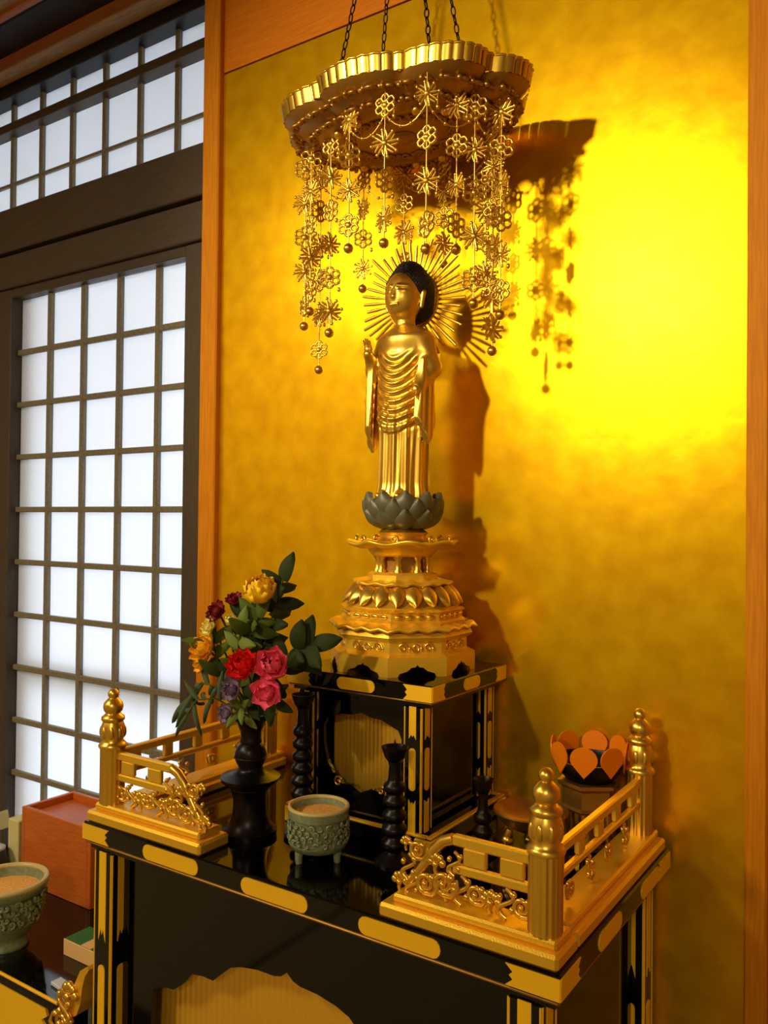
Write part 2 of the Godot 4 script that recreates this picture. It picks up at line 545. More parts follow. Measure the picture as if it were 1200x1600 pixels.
func make_transom() -> void:
	var w := setting("window_2", span(Vector3(-3.3, 1.245, -1.585), Vector3(-1.523, 1.272, -1.540), 0.002), M.dark_rail_wood)
	part(w, "thin_bar", span(Vector3(-3.3, 1.087, -1.583), Vector3(-1.523, 1.096, -1.572), 0.001), M.bar_wood)
	var x := -1.595
	var prev := -1.523
	while x > -3.3:
		part(w, "upright_bar", span(Vector3(x - 0.008, 0.985, -1.585), Vector3(x + 0.008, 1.365, -1.570), 0.002), M.bar_wood)
		for r in [[0.985, 1.091], [1.091, 1.258], [1.258, 1.370]]:
			part(w, "pane", span(Vector3(x, r[0], -1.590), Vector3(prev, r[1], -1.586)), M.frosted_glass)
		prev = x
		x -= 0.155
	part(w, "pane", span(Vector3(-3.3, 0.985, -1.590), Vector3(prev, 1.370, -1.586)), M.frosted_glass)

# ------------------------------------------------------------------ lacquer tables
# mount of gilt metal: a plate with pointed or rounded ends, lying on a face
func lozenge(half: float, h: float) -> PackedVector2Array:
	var p := PackedVector2Array()
	for s in [1.0, -1.0]:
		for k in 7:
			var t := -PI / 2 + PI * k / 6
			p.append(Vector2(s * (half - h * 0.9 + cos(t) * h * 0.9), s * sin(t) * h))
	return p

func cusp_end(w: float, h: float) -> PackedVector2Array:
	# straight at x = 0, fish-tail at x = w
	return PackedVector2Array([Vector2(0, -h), Vector2(w, -h), Vector2(w * 0.86, -h * 0.35), Vector2(w * 0.93, 0), Vector2(w * 0.86, h * 0.35), Vector2(w, h), Vector2(0, h)])

func mount(parent: Node3D, called: String, poly: PackedVector2Array, xf: Transform3D) -> void:
	var m := MB.new()
	m.prism(poly, 0.0, 0.0016, xf)
	part(parent, called, m, M.gilt_fitting)

# board with a cusped opening; HALF is the outline from the crown to the side, y from the board's top
func cusped_board(x0: float, x1: float, y0: float, y1: float, half: Array, z0: float, z1: float) -> MB:
	var m := MB.new()
	var c := (x0 + x1) * 0.5
	for s in [-1.0, 1.0]:
		var p := PackedVector2Array()
		p.append(Vector2(c, y1))
		p.append(Vector2(c + s * (x1 - x0) * 0.5, y1))
		p.append(Vector2(c + s * (x1 - x0) * 0.5, y0))
		p.append(Vector2(c, y0))
		var k := half.size() - 1
		while k >= 0:
			p.append(Vector2(c + s * half[k].x, half[k].y))
			k -= 1
		m.prism(p, z0, z1)
	return m

func reeded(x0: float, x1: float, y0: float, y1: float, z: float, pitch: float) -> MB:
	var m := MB.new()
	var nn := int((x1 - x0) / pitch)
	var pts := []
	for k in nn * 4 + 1:
		var x := x0 + (x1 - x0) * k / (nn * 4.0)
		var zz := z + 0.07 * pitch * absf(sin(PI * k / 4.0))
		pts.append(Vector3(x, y0, zz))
		pts.append(Vector3(x, y1, zz))
	m.grid(pts, nn * 4 + 1, 2)
	m.box(Vector3((x0 + x1) * 0.5, (y0 + y1) * 0.5, z - 0.004), Vector3(x1 - x0, y1 - y0, 0.006))
	return m

func gilt_leg(parent: Node3D, c: Vector3, w: float, y0: float, y1: float) -> void:
	var leg := part(parent, "leg", bx(Vector3(c.x, (y0 + y1) * 0.5, c.z), Vector3(w, y1 - y0, w), 0.002), M.lacquer)
	var h := y1 - y0
	for f in 4:
		var b := Basis(Vector3.UP, PI / 2 * f)
		var org := Vector3(c.x, 0, c.z) + b * Vector3(0, 0, w * 0.5)
		for e in [[y1, -1.0], [y0, 1.0]]:
			var p := PackedVector2Array()
			for q in cusp_end(h * 0.26, w * 0.20):
				p.append(Vector2(q.y, e[0] + e[1] * q.x))
			mount(leg, "end_mount", p, Transform3D(b, org))
		var mid := PackedVector2Array()
		for q in lozenge(h * 0.17, w * 0.19):
			mid.append(Vector2(q.y, (y0 + y1) * 0.5 + q.x))
		mount(leg, "mid_mount", mid, Transform3D(b, org))
		for s in [-1.0, 1.0]:
			var m := MB.new()
			m.tube([b * Vector3(s * w * 0.46, y0 + 0.002, w * 0.5) + Vector3(c.x, 0, c.z), b * Vector3(s * w * 0.46, y1 - 0.002, w * 0.5) + Vector3(c.x, 0, c.z)], w * 0.035, 6)
			part(leg, "gilt_line", m, M.gilt_fitting)

func make_altar_table() -> void:
	var x0 := -1.288
	var x1 := -0.380
	var z0 := -1.443
	var z1 := -0.960
	var cx := (x0 + x1) * 0.5
	var cz := (z0 + z1) * 0.5
	var t := thing("altar_table", "large black lacquer altar table with gilt mounts against the gold wall", "table", E(cx, -1.25, cz))
	var top := TOP + EYE
	var hx := (x1 - x0) * 0.5
	var hz := (z1 - z0) * 0.5
	part(t, "tabletop", bx(Vector3(0, top - 0.017, 0), Vector3(hx * 2, 0.034, hz * 2), 0.0025), M.lacquer)
	# gilt bead under the top
	var bead := MB.new()
	var yb := top - 0.0365
	bead.tube([Vector3(-hx + 0.004, yb, hz - 0.004), Vector3(hx - 0.004, yb, hz - 0.004)], 0.0022, 6)
	bead.tube([Vector3(hx - 0.004, yb, hz - 0.004), Vector3(hx - 0.004, yb, -hz + 0.004)], 0.0022, 6)
	bead.tube([Vector3(-hx + 0.004, yb, hz - 0.004), Vector3(-hx + 0.004, yb, -hz + 0.004)], 0.0022, 6)
	part(t, "gilt_bead", bead, M.old_gold)
	part(t, "under_frame", bx(Vector3(0, top - 0.042, 0), Vector3(hx * 2 - 0.02, 0.012, hz * 2 - 0.02)), M.lacquer)
	# mounts on the edge of the top
	var ym := top - 0.0175
	for fx in [-1.060, -0.834, -0.611]:
		var p := PackedVector2Array()
		for q in lozenge(0.066, 0.0125): p.append(q + Vector2(fx - cx, ym))
		mount(t, "edge_mount", p, Transform3D(Basis(), Vector3(0, 0, hz)))
	for s in [-1.0, 1.0]:
		var p := PackedVector2Array()
		for q in cusp_end(0.072, 0.0135): p.append(Vector2(s * (hx - q.x), ym + q.y))
		mount(t, "corner_mount", p, Transform3D(Basis(), Vector3(0, 0, hz)))
		var b := Basis(Vector3.UP, s * PI / 2)
		for fz in [0.06, -0.13]:
			var e := PackedVector2Array()
			for q in lozenge(0.048, 0.0125): e.append(q + Vector2(-s * fz, ym))
			mount(t, "edge_mount", e, Transform3D(b, Vector3(s * hx, 0, 0)))
		for ez in [-1.0, 1.0]:
			var e := PackedVector2Array()
			for q in cusp_end(0.066, 0.0135): e.append(Vector2(ez * (hz - q.x), ym + q.y))
			mount(t, "corner_mount", e, Transform3D(b, Vector3(s * hx, 0, 0)))
	# legs and panels
	var lw := 0.046
	for sx in [-1.0, 1.0]:
		for sz in [-1.0, 1.0]:
			gilt_leg(t, Vector3(sx * (hx - 0.049), 0, sz * (hz - 0.030)), lw, 0.055, top - 0.048)
	var half := [Vector2(0, 0.558), Vector2(0.012, 0.549), Vector2(0.026, 0.545), Vector2(0.060, 0.544), Vector2(0.095, 0.538), Vector2(0.118, 0.530), Vector2(0.140, 0.512), Vector2(0.157, 0.497), Vector2(0.180, 0.497), Vector2(0.205, 0.493), Vector2(0.226, 0.470), Vector2(0.250, 0.453), Vector2(0.276, 0.450), Vector2(0.302, 0.438), Vector2(0.306, 0.36), Vector2(0.300, 0.25), Vector2(0.270, 0.19), Vector2(0.220, 0.165), Vector2(0.1, 0.155), Vector2(0.0, 0.150)]
	part(t, "front_board", cusped_board(-hx + 0.072, hx - 0.072, 0.06, top - 0.048, half, hz - 0.045, hz - 0.033), M.lacquer)
	part(t, "gilt_backing", reeded(-hx + 0.080, hx - 0.080, 0.065, top - 0.055, hz - 0.068, 0.0125), M.gilt_polished)
	for s in [-1.0, 1.0]:
		part(t, "side_panel", bx(Vector3(s * (hx - 0.052), (top + 0.01) * 0.5, 0), Vector3(0.012, top - 0.11, hz * 2 - 0.11), 0.001), M.lacquer)
	part(t, "back_panel", bx(Vector3(0, (top + 0.01) * 0.5, -hz + 0.035), Vector3(hx * 2 - 0.15, top - 0.11, 0.012), 0.001), M.lacquer)
	# plinth
	part(t, "plinth", bx(Vector3(0, 0.036, 0), Vector3(hx * 2 + 0.01, 0.039, hz * 2 - 0.002), 0.003), M.lacquer)
	var pl := MB.new()
	pl.tube([Vector3(-hx - 0.003, 0.0555, hz - 0.002), Vector3(hx + 0.003, 0.0555, hz - 0.002)], 0.003, 6)
	part(t, "gilt_bead", pl, M.old_gold)

func make_stand_table() -> void:
	# small table that carries the pedestal
	var x0 := -0.990
	var x1 := -0.686
	var z0 := -1.446
	var z1 := -1.172
	var t := thing("stand_table", "small black lacquer table with gilt mounts carrying the gilt pedestal", "table", E((x0 + x1) * 0.5, TOP, (z0 + z1) * 0.5))
	var hx := (x1 - x0) * 0.5
	var hz := (z1 - z0) * 0.5
	var top := -0.265 - TOP
	part(t, "tabletop", bx(Vector3(0, top - 0.014, 0), Vector3(hx * 2, 0.028, hz * 2), 0.002), M.lacquer)
	var bead := MB.new()
	for s in [-1.0, 1.0]:
		bead.tube([Vector3(s * (hx - 0.003), top - 0.0295, -hz), Vector3(s * (hx - 0.003), top - 0.0295, hz - 0.003)], 0.0016, 6)
	bead.tube([Vector3(-hx + 0.003, top - 0.0295, hz - 0.003), Vector3(hx - 0.003, top - 0.0295, hz - 0.003)], 0.0016, 6)
	part(t, "gilt_bead", bead, M.old_gold)
	part(t, "under_frame", bx(Vector3(0, top - 0.033, 0), Vector3(hx * 2 - 0.016, 0.010, hz * 2 - 0.016)), M.lacquer)
	var ym := top - 0.0142
	for f in 4:
		var b := Basis(Vector3.UP, PI / 2 * f)
		var w: float = hx if f % 2 == 0 else hz
		var dpt: float = hz if f % 2 == 0 else hx
		var xf := Transform3D(b, b * Vector3(0, 0, dpt))
		var p := PackedVector2Array()
		for q in lozenge(0.040 if f % 2 == 0 else 0.030, 0.0105): p.append(q + Vector2(0, ym))
		mount(t, "edge_mount", p, xf)
		for s in [-1.0, 1.0]:
			var e := PackedVector2Array()
			for q in cusp_end(0.055 if f % 2 == 0 else 0.042, 0.0125): e.append(Vector2(s * (w - q.x), ym + q.y))
			mount(t, "corner_mount", e, xf)
	for sx in [-1.0, 1.0]:
		for sz in [-1.0, 1.0]:
			gilt_leg(t, Vector3(sx * (hx - 0.039), 0, sz * (hz - 0.022)), 0.034, 0.033, top - 0.038)
	var half := [Vector2(0, 0.212), Vector2(0.02, 0.206), Vector2(0.042, 0.205), Vector2(0.060, 0.198), Vector2(0.076, 0.192), Vector2(0.083, 0.178), Vector2(0.082, 0.150), Vector2(0.074, 0.118), Vector2(0.060, 0.098), Vector2(0.050, 0.094), Vector2(0.040, 0.082), Vector2(0.022, 0.084), Vector2(0.0, 0.074)]
	part(t, "front_board", cusped_board(-hx + 0.056, hx - 0.056, 0.034, top - 0.038, half, hz - 0.026, hz - 0.018), M.lacquer)
	part(t, "gilt_backing", reeded(-hx + 0.062, hx - 0.062, 0.036, top - 0.042, hz - 0.060, 0.0085), M.gilt_polished)
	for s in [-1.0, 1.0]:
		part(t, "side_panel", bx(Vector3(s * (hx - 0.040), top * 0.5, 0), Vector3(0.008, top - 0.072, hz * 2 - 0.08)), M.lacquer)
		# curled gilt tips low in the opening
		var c := MB.new()
		c.tube(spiral(0.010, 0.002, 1.2, 10), 0.0022, 6)
		part(t, "curl", c, M.gilt, Transform3D(Basis(Vector3.FORWARD, s * 0.6), Vector3(s * 0.046, 0.086, hz - 0.014)))
	# sill with gilt upper edge and corner feet
	part(t, "sill", bx(Vector3(0, 0.0165, 0), Vector3(hx * 2, 0.026, hz * 2), 0.001), M.lacquer)
	var e1 := MB.new()
	for s in [-1.0, 1.0]:
		e1.box(Vector3(s * (hx - 0.004), 0.0312, 0), Vector3(0.010, 0.004, hz * 2), 0.001)
		e1.box(Vector3(0, 0.0312, s * (hz - 0.004)), Vector3(hx * 2 - 0.02, 0.004, 0.010), 0.001)
	part(t, "gilt_edge", e1, M.gilt_fitting)
	for sx in [-1.0, 1.0]:
		for sz in [-1.0, 1.0]:
			part(t, "foot", bx(Vector3(sx * (hx - 0.014), 0.014, sz * (hz - 0.014)), Vector3(0.034, 0.028, 0.034), 0.002), M.gilt_fitting)

func spiral(r0: float, r1: float, turns: float, nn: int, start := 0.0) -> Array:
	var p := []
	for k in nn + 1:
		var f := float(k) / nn
		var a := start + TAU * turns * f
		var r := lerpf(r0, r1, f)
		p.append(Vector3(cos(a) * r, sin(a) * r, 0))
	return p

# ------------------------------------------------------------------ gilt railing
var scroll_meshes := []

# leafy S-scroll about 3.6 cm high in the x,y plane
func scroll_mesh(kind: int) -> ArrayMesh:
	var m := MB.new()
	var r := 0.0034
	if kind == 0:
		var p := spiral(0.011, 0.003, 1.4, 14, -PI / 2)
		m.tube(p, taper(p.size(), r, 0.0022), 7)
		m.tube([Vector3(0, -0.011, 0), Vector3(-0.010, -0.010, 0.001), Vector3(-0.016, -0.002, 0.002), Vector3(-0.015, 0.007, 0)], [r, r, 0.0028, 0.0012], 7)
		m.ball(Vector3(-0.008, 0.008, 0.001), Vector3(0.005, 0.004, 0.004), 8, 6)
		m.ball(Vector3(0.0, 0.0, 0.002), Vector3(0.0038, 0.0038, 0.004), 8, 6)
	elif kind == 1:
		var p := []
		for k in 15:
			var f := k / 14.0
			p.append(Vector3(0.010 * sin(TAU * f) , -0.018 + 0.036 * f, 0.002 * sin(PI * f)))
		m.tube(p, taper(p.size(), r, 0.0024), 7)
		for s in [-1.0, 1.0]:
			m.ball(Vector3(s * 0.009, s * -0.012, 0), Vector3(0.0052, 0.0042, 0.004), 8, 6)
			m.ball(Vector3(s * -0.008, s * -0.006, 0.001), Vector3(0.0040, 0.0046, 0.004), 8, 6)
	else:
		for k in 5:
			var a := PI * (0.1 + 0.2 * k)
			m.ball(Vector3(cos(a) * 0.010, -0.006 + sin(a) * 0.012, 0), Vector3(0.0055, 0.0055, 0.0042), 8, 6)
		m.ball(Vector3(0, -0.004, 0.002), Vector3(0.005, 0.005, 0.005), 8, 6)
		m.tube([Vector3(0, -0.018, 0), Vector3(0.002, -0.012, 0), Vector3(0, -0.005, 0)], 0.003, 7)
	return m.mesh()

func taper(cnt: int, a: float, b: float) -> Array:
	var r := []
	for k in cnt:
		r.append(lerpf(a, b, float(k) / maxf(cnt - 1, 1)))
	return r

func rail_post(parent: Node3D, p: Vector3, y0: float) -> void:
	# fluted shaft and lotus-bud finial, about 20 cm in all
	var m := MB.new()
	var pts := []
	var ns := 64
	for k in ns:
		var a := TAU * k / ns
		var rr := 0.0222 - 0.0022 * pow(absf(sin(a * 8.0)), 0.7)
		for y in [y0, y0 + 0.004, y0 + 0.097, y0 + 0.101]:
			pts.append(Vector3(sin(a) * rr, y, cos(a) * rr))
	m.grid(pts, ns, 4, true)
	var post := part(parent, "post", m, M.gilt, at(p))
	m = MB.new()
	var b := y0 + 0.100
	m.lathe([Vector2(0.0, b), Vector2(0.0245, b), Vector2(0.0255, b + 0.004), Vector2(0.0225, b + 0.008), Vector2(0.0185, b + 0.012), Vector2(0.0205, b + 0.022), Vector2(0.0222, b + 0.030), Vector2(0.0202, b + 0.040), Vector2(0.0178, b + 0.046), Vector2(0.0210, b + 0.050), Vector2(0.0205, b + 0.055), Vector2(0.0150, b + 0.059), Vector2(0.0125, b + 0.062)], 24)
	part(post, "finial_base", m, M.gilt)
	m = MB.new()
	m.lathe([Vector2(0.0125, b + 0.061), Vector2(0.0165, b + 0.066), Vector2(0.0180, b + 0.073), Vector2(0.0165, b + 0.080), Vector2(0.0110, b + 0.086), Vector2(0.0075, b + 0.089), Vector2(0.0098, b + 0.093), Vector2(0.0100, b + 0.098), Vector2(0.0060, b + 0.104), Vector2(0.0, b + 0.106)], 20)
	part(post, "finial_bud", m, M.gilt)
	m = MB.new()
	for k in 8:
		var a := TAU * k / 8
		m.ball(Vector3(sin(a) * 0.0185, b + 0.028, cos(a) * 0.0185), Vector3(0.0055, 0.012, 0.0055), 8, 6)
	part(post, "finial_petals", m, M.gilt)

# railing for one front corner: SIDE -1 or 1; LEN how far it runs along the front
func make_railing(side: float, length: float, label: String) -> void:
	var xo := -1.282 if side < 0 else -0.384
	var t := thing("altar_railing", label, "railing", E(xo, TOP, -0.961), "railings on the altar table")
	# local axes: x runs inwards along the front as -side, z runs back as -z
	var dirx := -side
	var base := MB.new()
	var bw := 0.070
	base.box(Vector3(dirx * length * 0.5, 0.010, -bw * 0.5), Vector3(length, 0.020, bw), 0.004)
	base.box(Vector3(dirx * (length * 0.5 - 0.004), 0.025, -bw * 0.5 - 0.004), Vector3(length - 0.022, 0.012, bw - 0.018), 0.003)
	part(t, "front_base", base, M.gilt_satin)
	base = MB.new()
	base.box(Vector3(dirx * bw * 0.5, 0.010, -(bw + 0.474) * 0.5), Vector3(bw, 0.020, 0.474 - bw), 0.004)
	base.box(Vector3(dirx * (bw * 0.5 + 0.003), 0.025, -(bw + 0.474) * 0.5), Vector3(bw - 0.018, 0.012, 0.474 - bw), 0.003)
	part(t, "side_base", base, M.gilt_satin)
	var pf := Vector3(dirx * 0.030, 0, -0.033)
	var pb := Vector3(dirx * 0.036, 0, -0.444)
	rail_post(t, pf, 0.031)
	rail_post(t, pb, 0.031)
	# side rails
	for r in [[0.118, 0.0085], [0.082, 0.0065]]:
		var m := MB.new()
		m.box((pf + pb) * 0.5 + Vector3(0, r[0], 0), Vector3(r[1] * 1.5, r[1] * 1.7, pf.z - pb.z - 0.036), 0.0022)
		part(t, "side_rail", m, M.gilt_satin)
	for k in 5:
		var z := lerpf(pf.z - 0.05, pb.z + 0.05, k / 4.0)
		part(t, "side_strut", bx(Vector3(dirx * 0.033, 0.100, z), Vector3(0.009, 0.024, 0.022), 0.002), M.gilt_satin)
		if k < 4:
			var zc := z - 0.041
			part(t, "side_scroll", scroll_meshes[k % 2], M.gilt, Transform3D(Basis(Vector3.UP, PI / 2), Vector3(dirx * 0.033, 0.053, zc)))
	# front rails, cut short where the carved end begins
	var run := length - 0.105
	for r in [[0.118, 0.0085], [0.080, 0.0075]]:
		var m := MB.new()
		var xa := 0.050
		m.box(Vector3(dirx * (xa + run - 0.02) * 0.5 + dirx * 0.005, r[0], pf.z), Vector3(run - 0.02 - xa + 0.04, r[1] * 1.7, r[1] * 1.4), 0.0022)
		part(t, "front_rail", m, M.gilt_satin)
	for k in 2:
		var x := 0.075 + k * (run - 0.07) * 0.62
		part(t, "front_strut", bx(Vector3(dirx * x, 0.099, pf.z), Vector3(0.034, 0.024, 0.009), 0.002), M.gilt_satin)
	var cnt := int(run / 0.024)
	for k in cnt:
		var x := 0.062 + k * (run - 0.025) / cnt
		var bs := Basis().scaled(Vector3(dirx, 1, 1)) * Basis().scaled(Vector3.ONE * 1.08)
		part(t, "scroll", scroll_meshes[k % 3], M.gilt, Transform3D(bs, Vector3(dirx * x, 0.052, pf.z)))
	# carved end: a volute that curls down from the rail to the base
	var m := MB.new()
	var p := [Vector3(dirx * (run + 0.005), 0.118, 0), Vector3(dirx * (run + 0.020), 0.112, 0), Vector3(dirx * (run + 0.034), 0.098, 0), Vector3(dirx * (run + 0.046), 0.080, 0), Vector3(dirx * (run + 0.058), 0.064, 0), Vector3(dirx * (run + 0.070), 0.050, 0), Vector3(dirx * (run + 0.078), 0.038, 0)]
	m.tube(p, [0.008, 0.008, 0.0075, 0.007, 0.0065, 0.006, 0.005], 8)
	part(t, "carved_brace", m, M.gilt, at(Vector3(0, 0, pf.z)))
	for q in [[0.018, 0.056, 1.35, 0], [0.046, 0.050, 1.25, 0], [0.060, 0.092, 1.05, 0], [0.074, 0.066, 1.0, 1], [0.030, 0.084, 1.0, 2], [0.088, 0.046, 0.95, 2], [0.078, 0.100, 0.7, 2], [0.002, 0.086, 0.9, 1], [0.068, 0.042, 0.9, 1]]:
		var bs := Basis().scaled(Vector3(dirx * q[2], q[2], q[2]))
		part(t, "scroll", scroll_meshes[q[3]], M.gilt, Transform3D(bs, Vector3(dirx * (run + q[0]), q[1], pf.z + 0.003)))

# ------------------------------------------------------------------ pedestal
func oct(theta: float) -> float:
	var a := fposmod(theta + PI / 8, PI / 4) - PI / 8
	return 1.0 / cos(a)

# ring whose plan is an octagon with waved edge; prof of (corner radius, height)
func waved(prof: Array, amp: float, waves: int, seg := 96) -> MB:
	var m := MB.new()
	var pts := []
	for k in seg:
		var a := TAU * k / seg
		for q in prof:
			var r: float = q.x * cos(PI / 8) * oct(a)
			var y: float = q.y + amp * cos(a * waves) * (1.0 if q.x > 0.02 else 0.0)
			pts.append(Vector3(sin(a) * r, y, cos(a) * r))
	m.grid(pts, seg, prof.size(), true)
	return m

func petal(length: float, width: float, thick: float, bow: float, tip: float) -> MB:
	# stands up from the origin along +y, hollow side towards -z
	var m := MB.new()
	var nu := 7
	var nv := 8
	for side in [0, 1]:
		var pts := []
		for a in nu:
			var u := a / (nu - 1.0) * 2.0 - 1.0
			for b in nv:
				var f := b / (nv - 1.0)
				var w := width * 0.5 * pow(sin(PI * clampf(0.14 + 0.84 * f, 0, 1)), 0.5)
				var z := bow * sin(PI * f * 0.9) - bow * 0.9 * u * u + tip * f * f * f
				pts.append(Vector3(u * w, f * length + 0.10 * length * (1.0 - u * u) * f, z + (thick * 0.5 * (1.0 - u * u * 0.8)) * (1 if side == 0 else -1)))
		m.grid(pts, nu, nv)
	return m

func make_pedestal() -> void:
	var c := E(-0.838, -0.265, -1.318)
	var t := thing("lotus_pedestal", "tall tiered gilt pedestal with a dark lotus under the standing figure", "pedestal", c)
	var H := func(y: float) -> float: return y + 0.265     # from eye level to height over its own table
	# foot: eight panels cut out in cusps
	for k in 8:
		var a := TAU * k / 8
		var R := 0.126
		var hw := R * tan(PI / 8)
		var p := PackedVector2Array([Vector2(-hw, 0.0), Vector2(-hw * 0.66, 0.0), Vector2(-hw * 0.60, 0.006), Vector2(-hw * 0.34, 0.010), Vector2(-hw * 0.2, 0.016), Vector2(-hw * 0.06, 0.017), Vector2(0, 0.021), Vector2(hw * 0.06, 0.017), Vector2(hw * 0.2, 0.016), Vector2(hw * 0.34, 0.010), Vector2(hw * 0.60, 0.006), Vector2(hw * 0.66, 0.0), Vector2(hw, 0.0), Vector2(hw, 0.028), Vector2(-hw, 0.028)])
		var m := MB.new()
		m.prism(p, R - 0.006, R)
		part(t, "foot_panel", m, M.gilt_satin, at(Vector3.ZERO, a))
	var off := PI / 8
	var mm := MB.new()
	mm.facet([Vector2(0.0, 0.022), Vector2(0.128, 0.022), Vector2(0.136, 0.028), Vector2(0.136, 0.033), Vector2(0.124, 0.037), Vector2(0.121, 0.039), Vector2(0.121, 0.057), Vector2(0.127, 0.060), Vector2(0.131, 0.066), Vector2(0.128, 0.074), Vector2(0.112, 0.078), Vector2(0.0, 0.078)], 8, off)
	part(t, "lower_tier", mm, M.gilt_satin)
	for k in 8:
		var a := TAU * k / 8
		var r := MB.new()
		for j in 3:
			var s := MB.new()
			var p := spiral(0.0088, 0.002, 1.3, 10, PI * j)
			s.tube(p, 0.0024, 6)
			r.add(s, Transform3D(Basis(), Vector3((j - 1) * 0.023, 0.048, 0.1125)))
			r.ball(Vector3((j - 0.5) * 0.021, 0.046, 0.112), Vector3(0.004, 0.005, 0.003), 8, 5)
		part(t, "scroll_relief", r, M.gilt, at(Vector3.ZERO, a))
	part(t, "waved_lip", waved([Vector2(0.110, 0.077), Vector2(0.139, 0.076), Vector2(0.142, 0.080), Vector2(0.138, 0.084), Vector2(0.112, 0.087)], 0.0022, 24), M.gilt_satin)
	mm = MB.new()
	mm.facet([Vector2(0.116, 0.084), Vector2(0.119, 0.090), Vector2(0.112, 0.095), Vector2(0.112, 0.105), Vector2(0.118, 0.109), Vector2(0.112, 0.113), Vector2(0.0, 0.113)], 8, off)
	part(t, "middle_tier", mm, M.gilt_satin)
	for k in 8:
		var r := MB.new()
		for j in 4:
			r.ball(Vector3((j - 1.5) * 0.019, 0.100, 0.105), Vector3(0.0085, 0.0045, 0.003), 8, 5)
		part(t, "bead_relief", r, M.gilt, at(Vector3.ZERO, TAU * k / 8))
	# rounded tier of overlapping petals
	mm = MB.new()
	mm.lathe([Vector2(0.104, 0.112), Vector2(0.106, 0.115), Vector2(0.098, 0.119), Vector2(0.092, 0.130), Vector2(0.088, 0.142), Vector2(0.080, 0.151), Vector2(0.0, 0.152)], 40)
	part(t, "petal_tier", mm, M.gilt_satin)
	var down := petal(0.036, 0.030, 0.005, 0.006, 0.004).mesh()
	for k in 20:
		var a := TAU * (k + 0.5) / 20
		var b := Basis(Vector3.UP, a) * Basis(Vector3.RIGHT, PI - 0.42) * Basis(Vector3.UP, PI)
		part(t, "turned_petal", down, M.gilt, Transform3D(b, Vector3(sin(a) * 0.090, 0.151, cos(a) * 0.090)))
	part(t, "waved_lip", waved([Vector2(0.02, 0.150), Vector2(0.090, 0.151), Vector2(0.097, 0.154), Vector2(0.094, 0.158), Vector2(0.070, 0.162), Vector2(0.02, 0.162)], 0.0016, 16), M.gilt_satin)
	mm = MB.new()
	mm.facet([Vector2(0.0, 0.160), Vector2(0.066, 0.160), Vector2(0.066, 0.170), Vector2(0.058, 0.174), Vector2(0.0, 0.174)], 8, off)
	part(t, "neck_base", mm, M.gilt_satin)
	mm = MB.new()
	mm.facet([Vector2(0.040, 0.172), Vector2(0.038, 0.205)], 8, off)
	part(t, "neck", mm, M.old_gold)
	for k in 8:
		var a := off + TAU * k / 8
		var s := MB.new()
		s.lathe([Vector2(0.0, 0.172), Vector2(0.008, 0.172), Vector2(0.0085, 0.177), Vector2(0.005, 0.181), Vector2(0.0065, 0.188), Vector2(0.005, 0.196), Vector2(0.0085, 0.201), Vector2(0.0085, 0.205), Vector2(0, 0.205)], 12)
		part(t, "neck_column", s, M.gilt, at(Vector3(sin(a) * 0.047, 0, cos(a) * 0.047)))
	mm = MB.new()
	mm.lathe([Vector2(0.0, 0.203), Vector2(0.055, 0.203), Vector2(0.062, 0.210), Vector2(0.068, 0.221), Vector2(0.0, 0.222)], 32)
	part(t, "bowl", mm, M.gilt_satin)
	# spreading leaf plate with curled rim
	var pts := []
	var lp := MB.new()
	for k in 96:
		var a := TAU * k / 96
		for q in [[0.04, 0.218], [0.085, 0.220], [0.098, 0.224], [0.102, 0.229], [0.098, 0.232], [0.080, 0.228], [0.03, 0.230]]:
			var wv: float = 1.0 + 0.05 * cos(a * 8.0) * (1.0 if q[0] > 0.06 else 0.0)
			pts.append(Vector3(sin(a) * q[0] * wv, q[1] + (0.003 * cos(a * 8.0 + 1.0) if q[0] > 0.06 else 0.0), cos(a) * q[0] * wv))
	lp.grid(pts, 96, 7, true)
	part(t, "leaf_plate", lp, M.gilt_satin)
	for k in 8:
		var a := TAU * (k + 0.5) / 8
		var s := MB.new()
		s.tube(spiral(0.008, 0.002, 1.2, 10, -PI / 2), 0.0026, 7)
		part(t, "rim_curl", s, M.gilt, Transform3D(Basis(Vector3.UP, a), Vector3(sin(a) * 0.088, 0.235, cos(a) * 0.088)))
	mm = MB.new()
	mm.lathe([Vector2(0.040, 0.226), Vector2(0.050, 0.232), Vector2(0.042, 0.240), Vector2(0.048, 0.247), Vector2(0.034, 0.256)], 28)
	part(t, "stem_ring", mm, M.gilt)
	# dark lotus: bowl and three rows of petals
	mm = MB.new()
	mm.lathe([Vector2(0.0, 0.250), Vector2(0.034, 0.252), Vector2(0.055, 0.266), Vector2(0.064, 0.285), Vector2(0.066, 0.305), Vector2(0.060, 0.310), Vector2(0.0, 0.310)], 32)
	var lot := part(t, "lotus_bowl", mm, M.lotus_patina)
	lot.set_meta("label", "dark patinated lotus bowl")
	var pm := petal(0.045, 0.044, 0.0035, 0.008, -0.004).mesh()
	for row in 3:
		for k in 10:
			var a := TAU * (k + 0.5 * (row % 2)) / 10
			var tilt: float = [0.26, 0.50, 0.85][row]
			var rr: float = [0.060, 0.053, 0.040][row]
			var yy: float = [0.274, 0.264, 0.254][row]
			var b := Basis(Vector3.UP, a) * Basis(Vector3.RIGHT, tilt)
			part(lot, "lotus_petal", pm, M.lotus_patina, Transform3D(b, Vector3(sin(a) * rr, yy, cos(a) * rr)))

# ------------------------------------------------------------------ the standing figure
func cap(p: Vector3, a: Vector3, b: Vector3, ra: float, rb: float) -> float:
	var d := b - a
	var h := clampf((p - a).dot(d) / d.length_squared(), 0.0, 1.0)
	return (p - a - d * h).length() - lerpf(ra, rb, h)

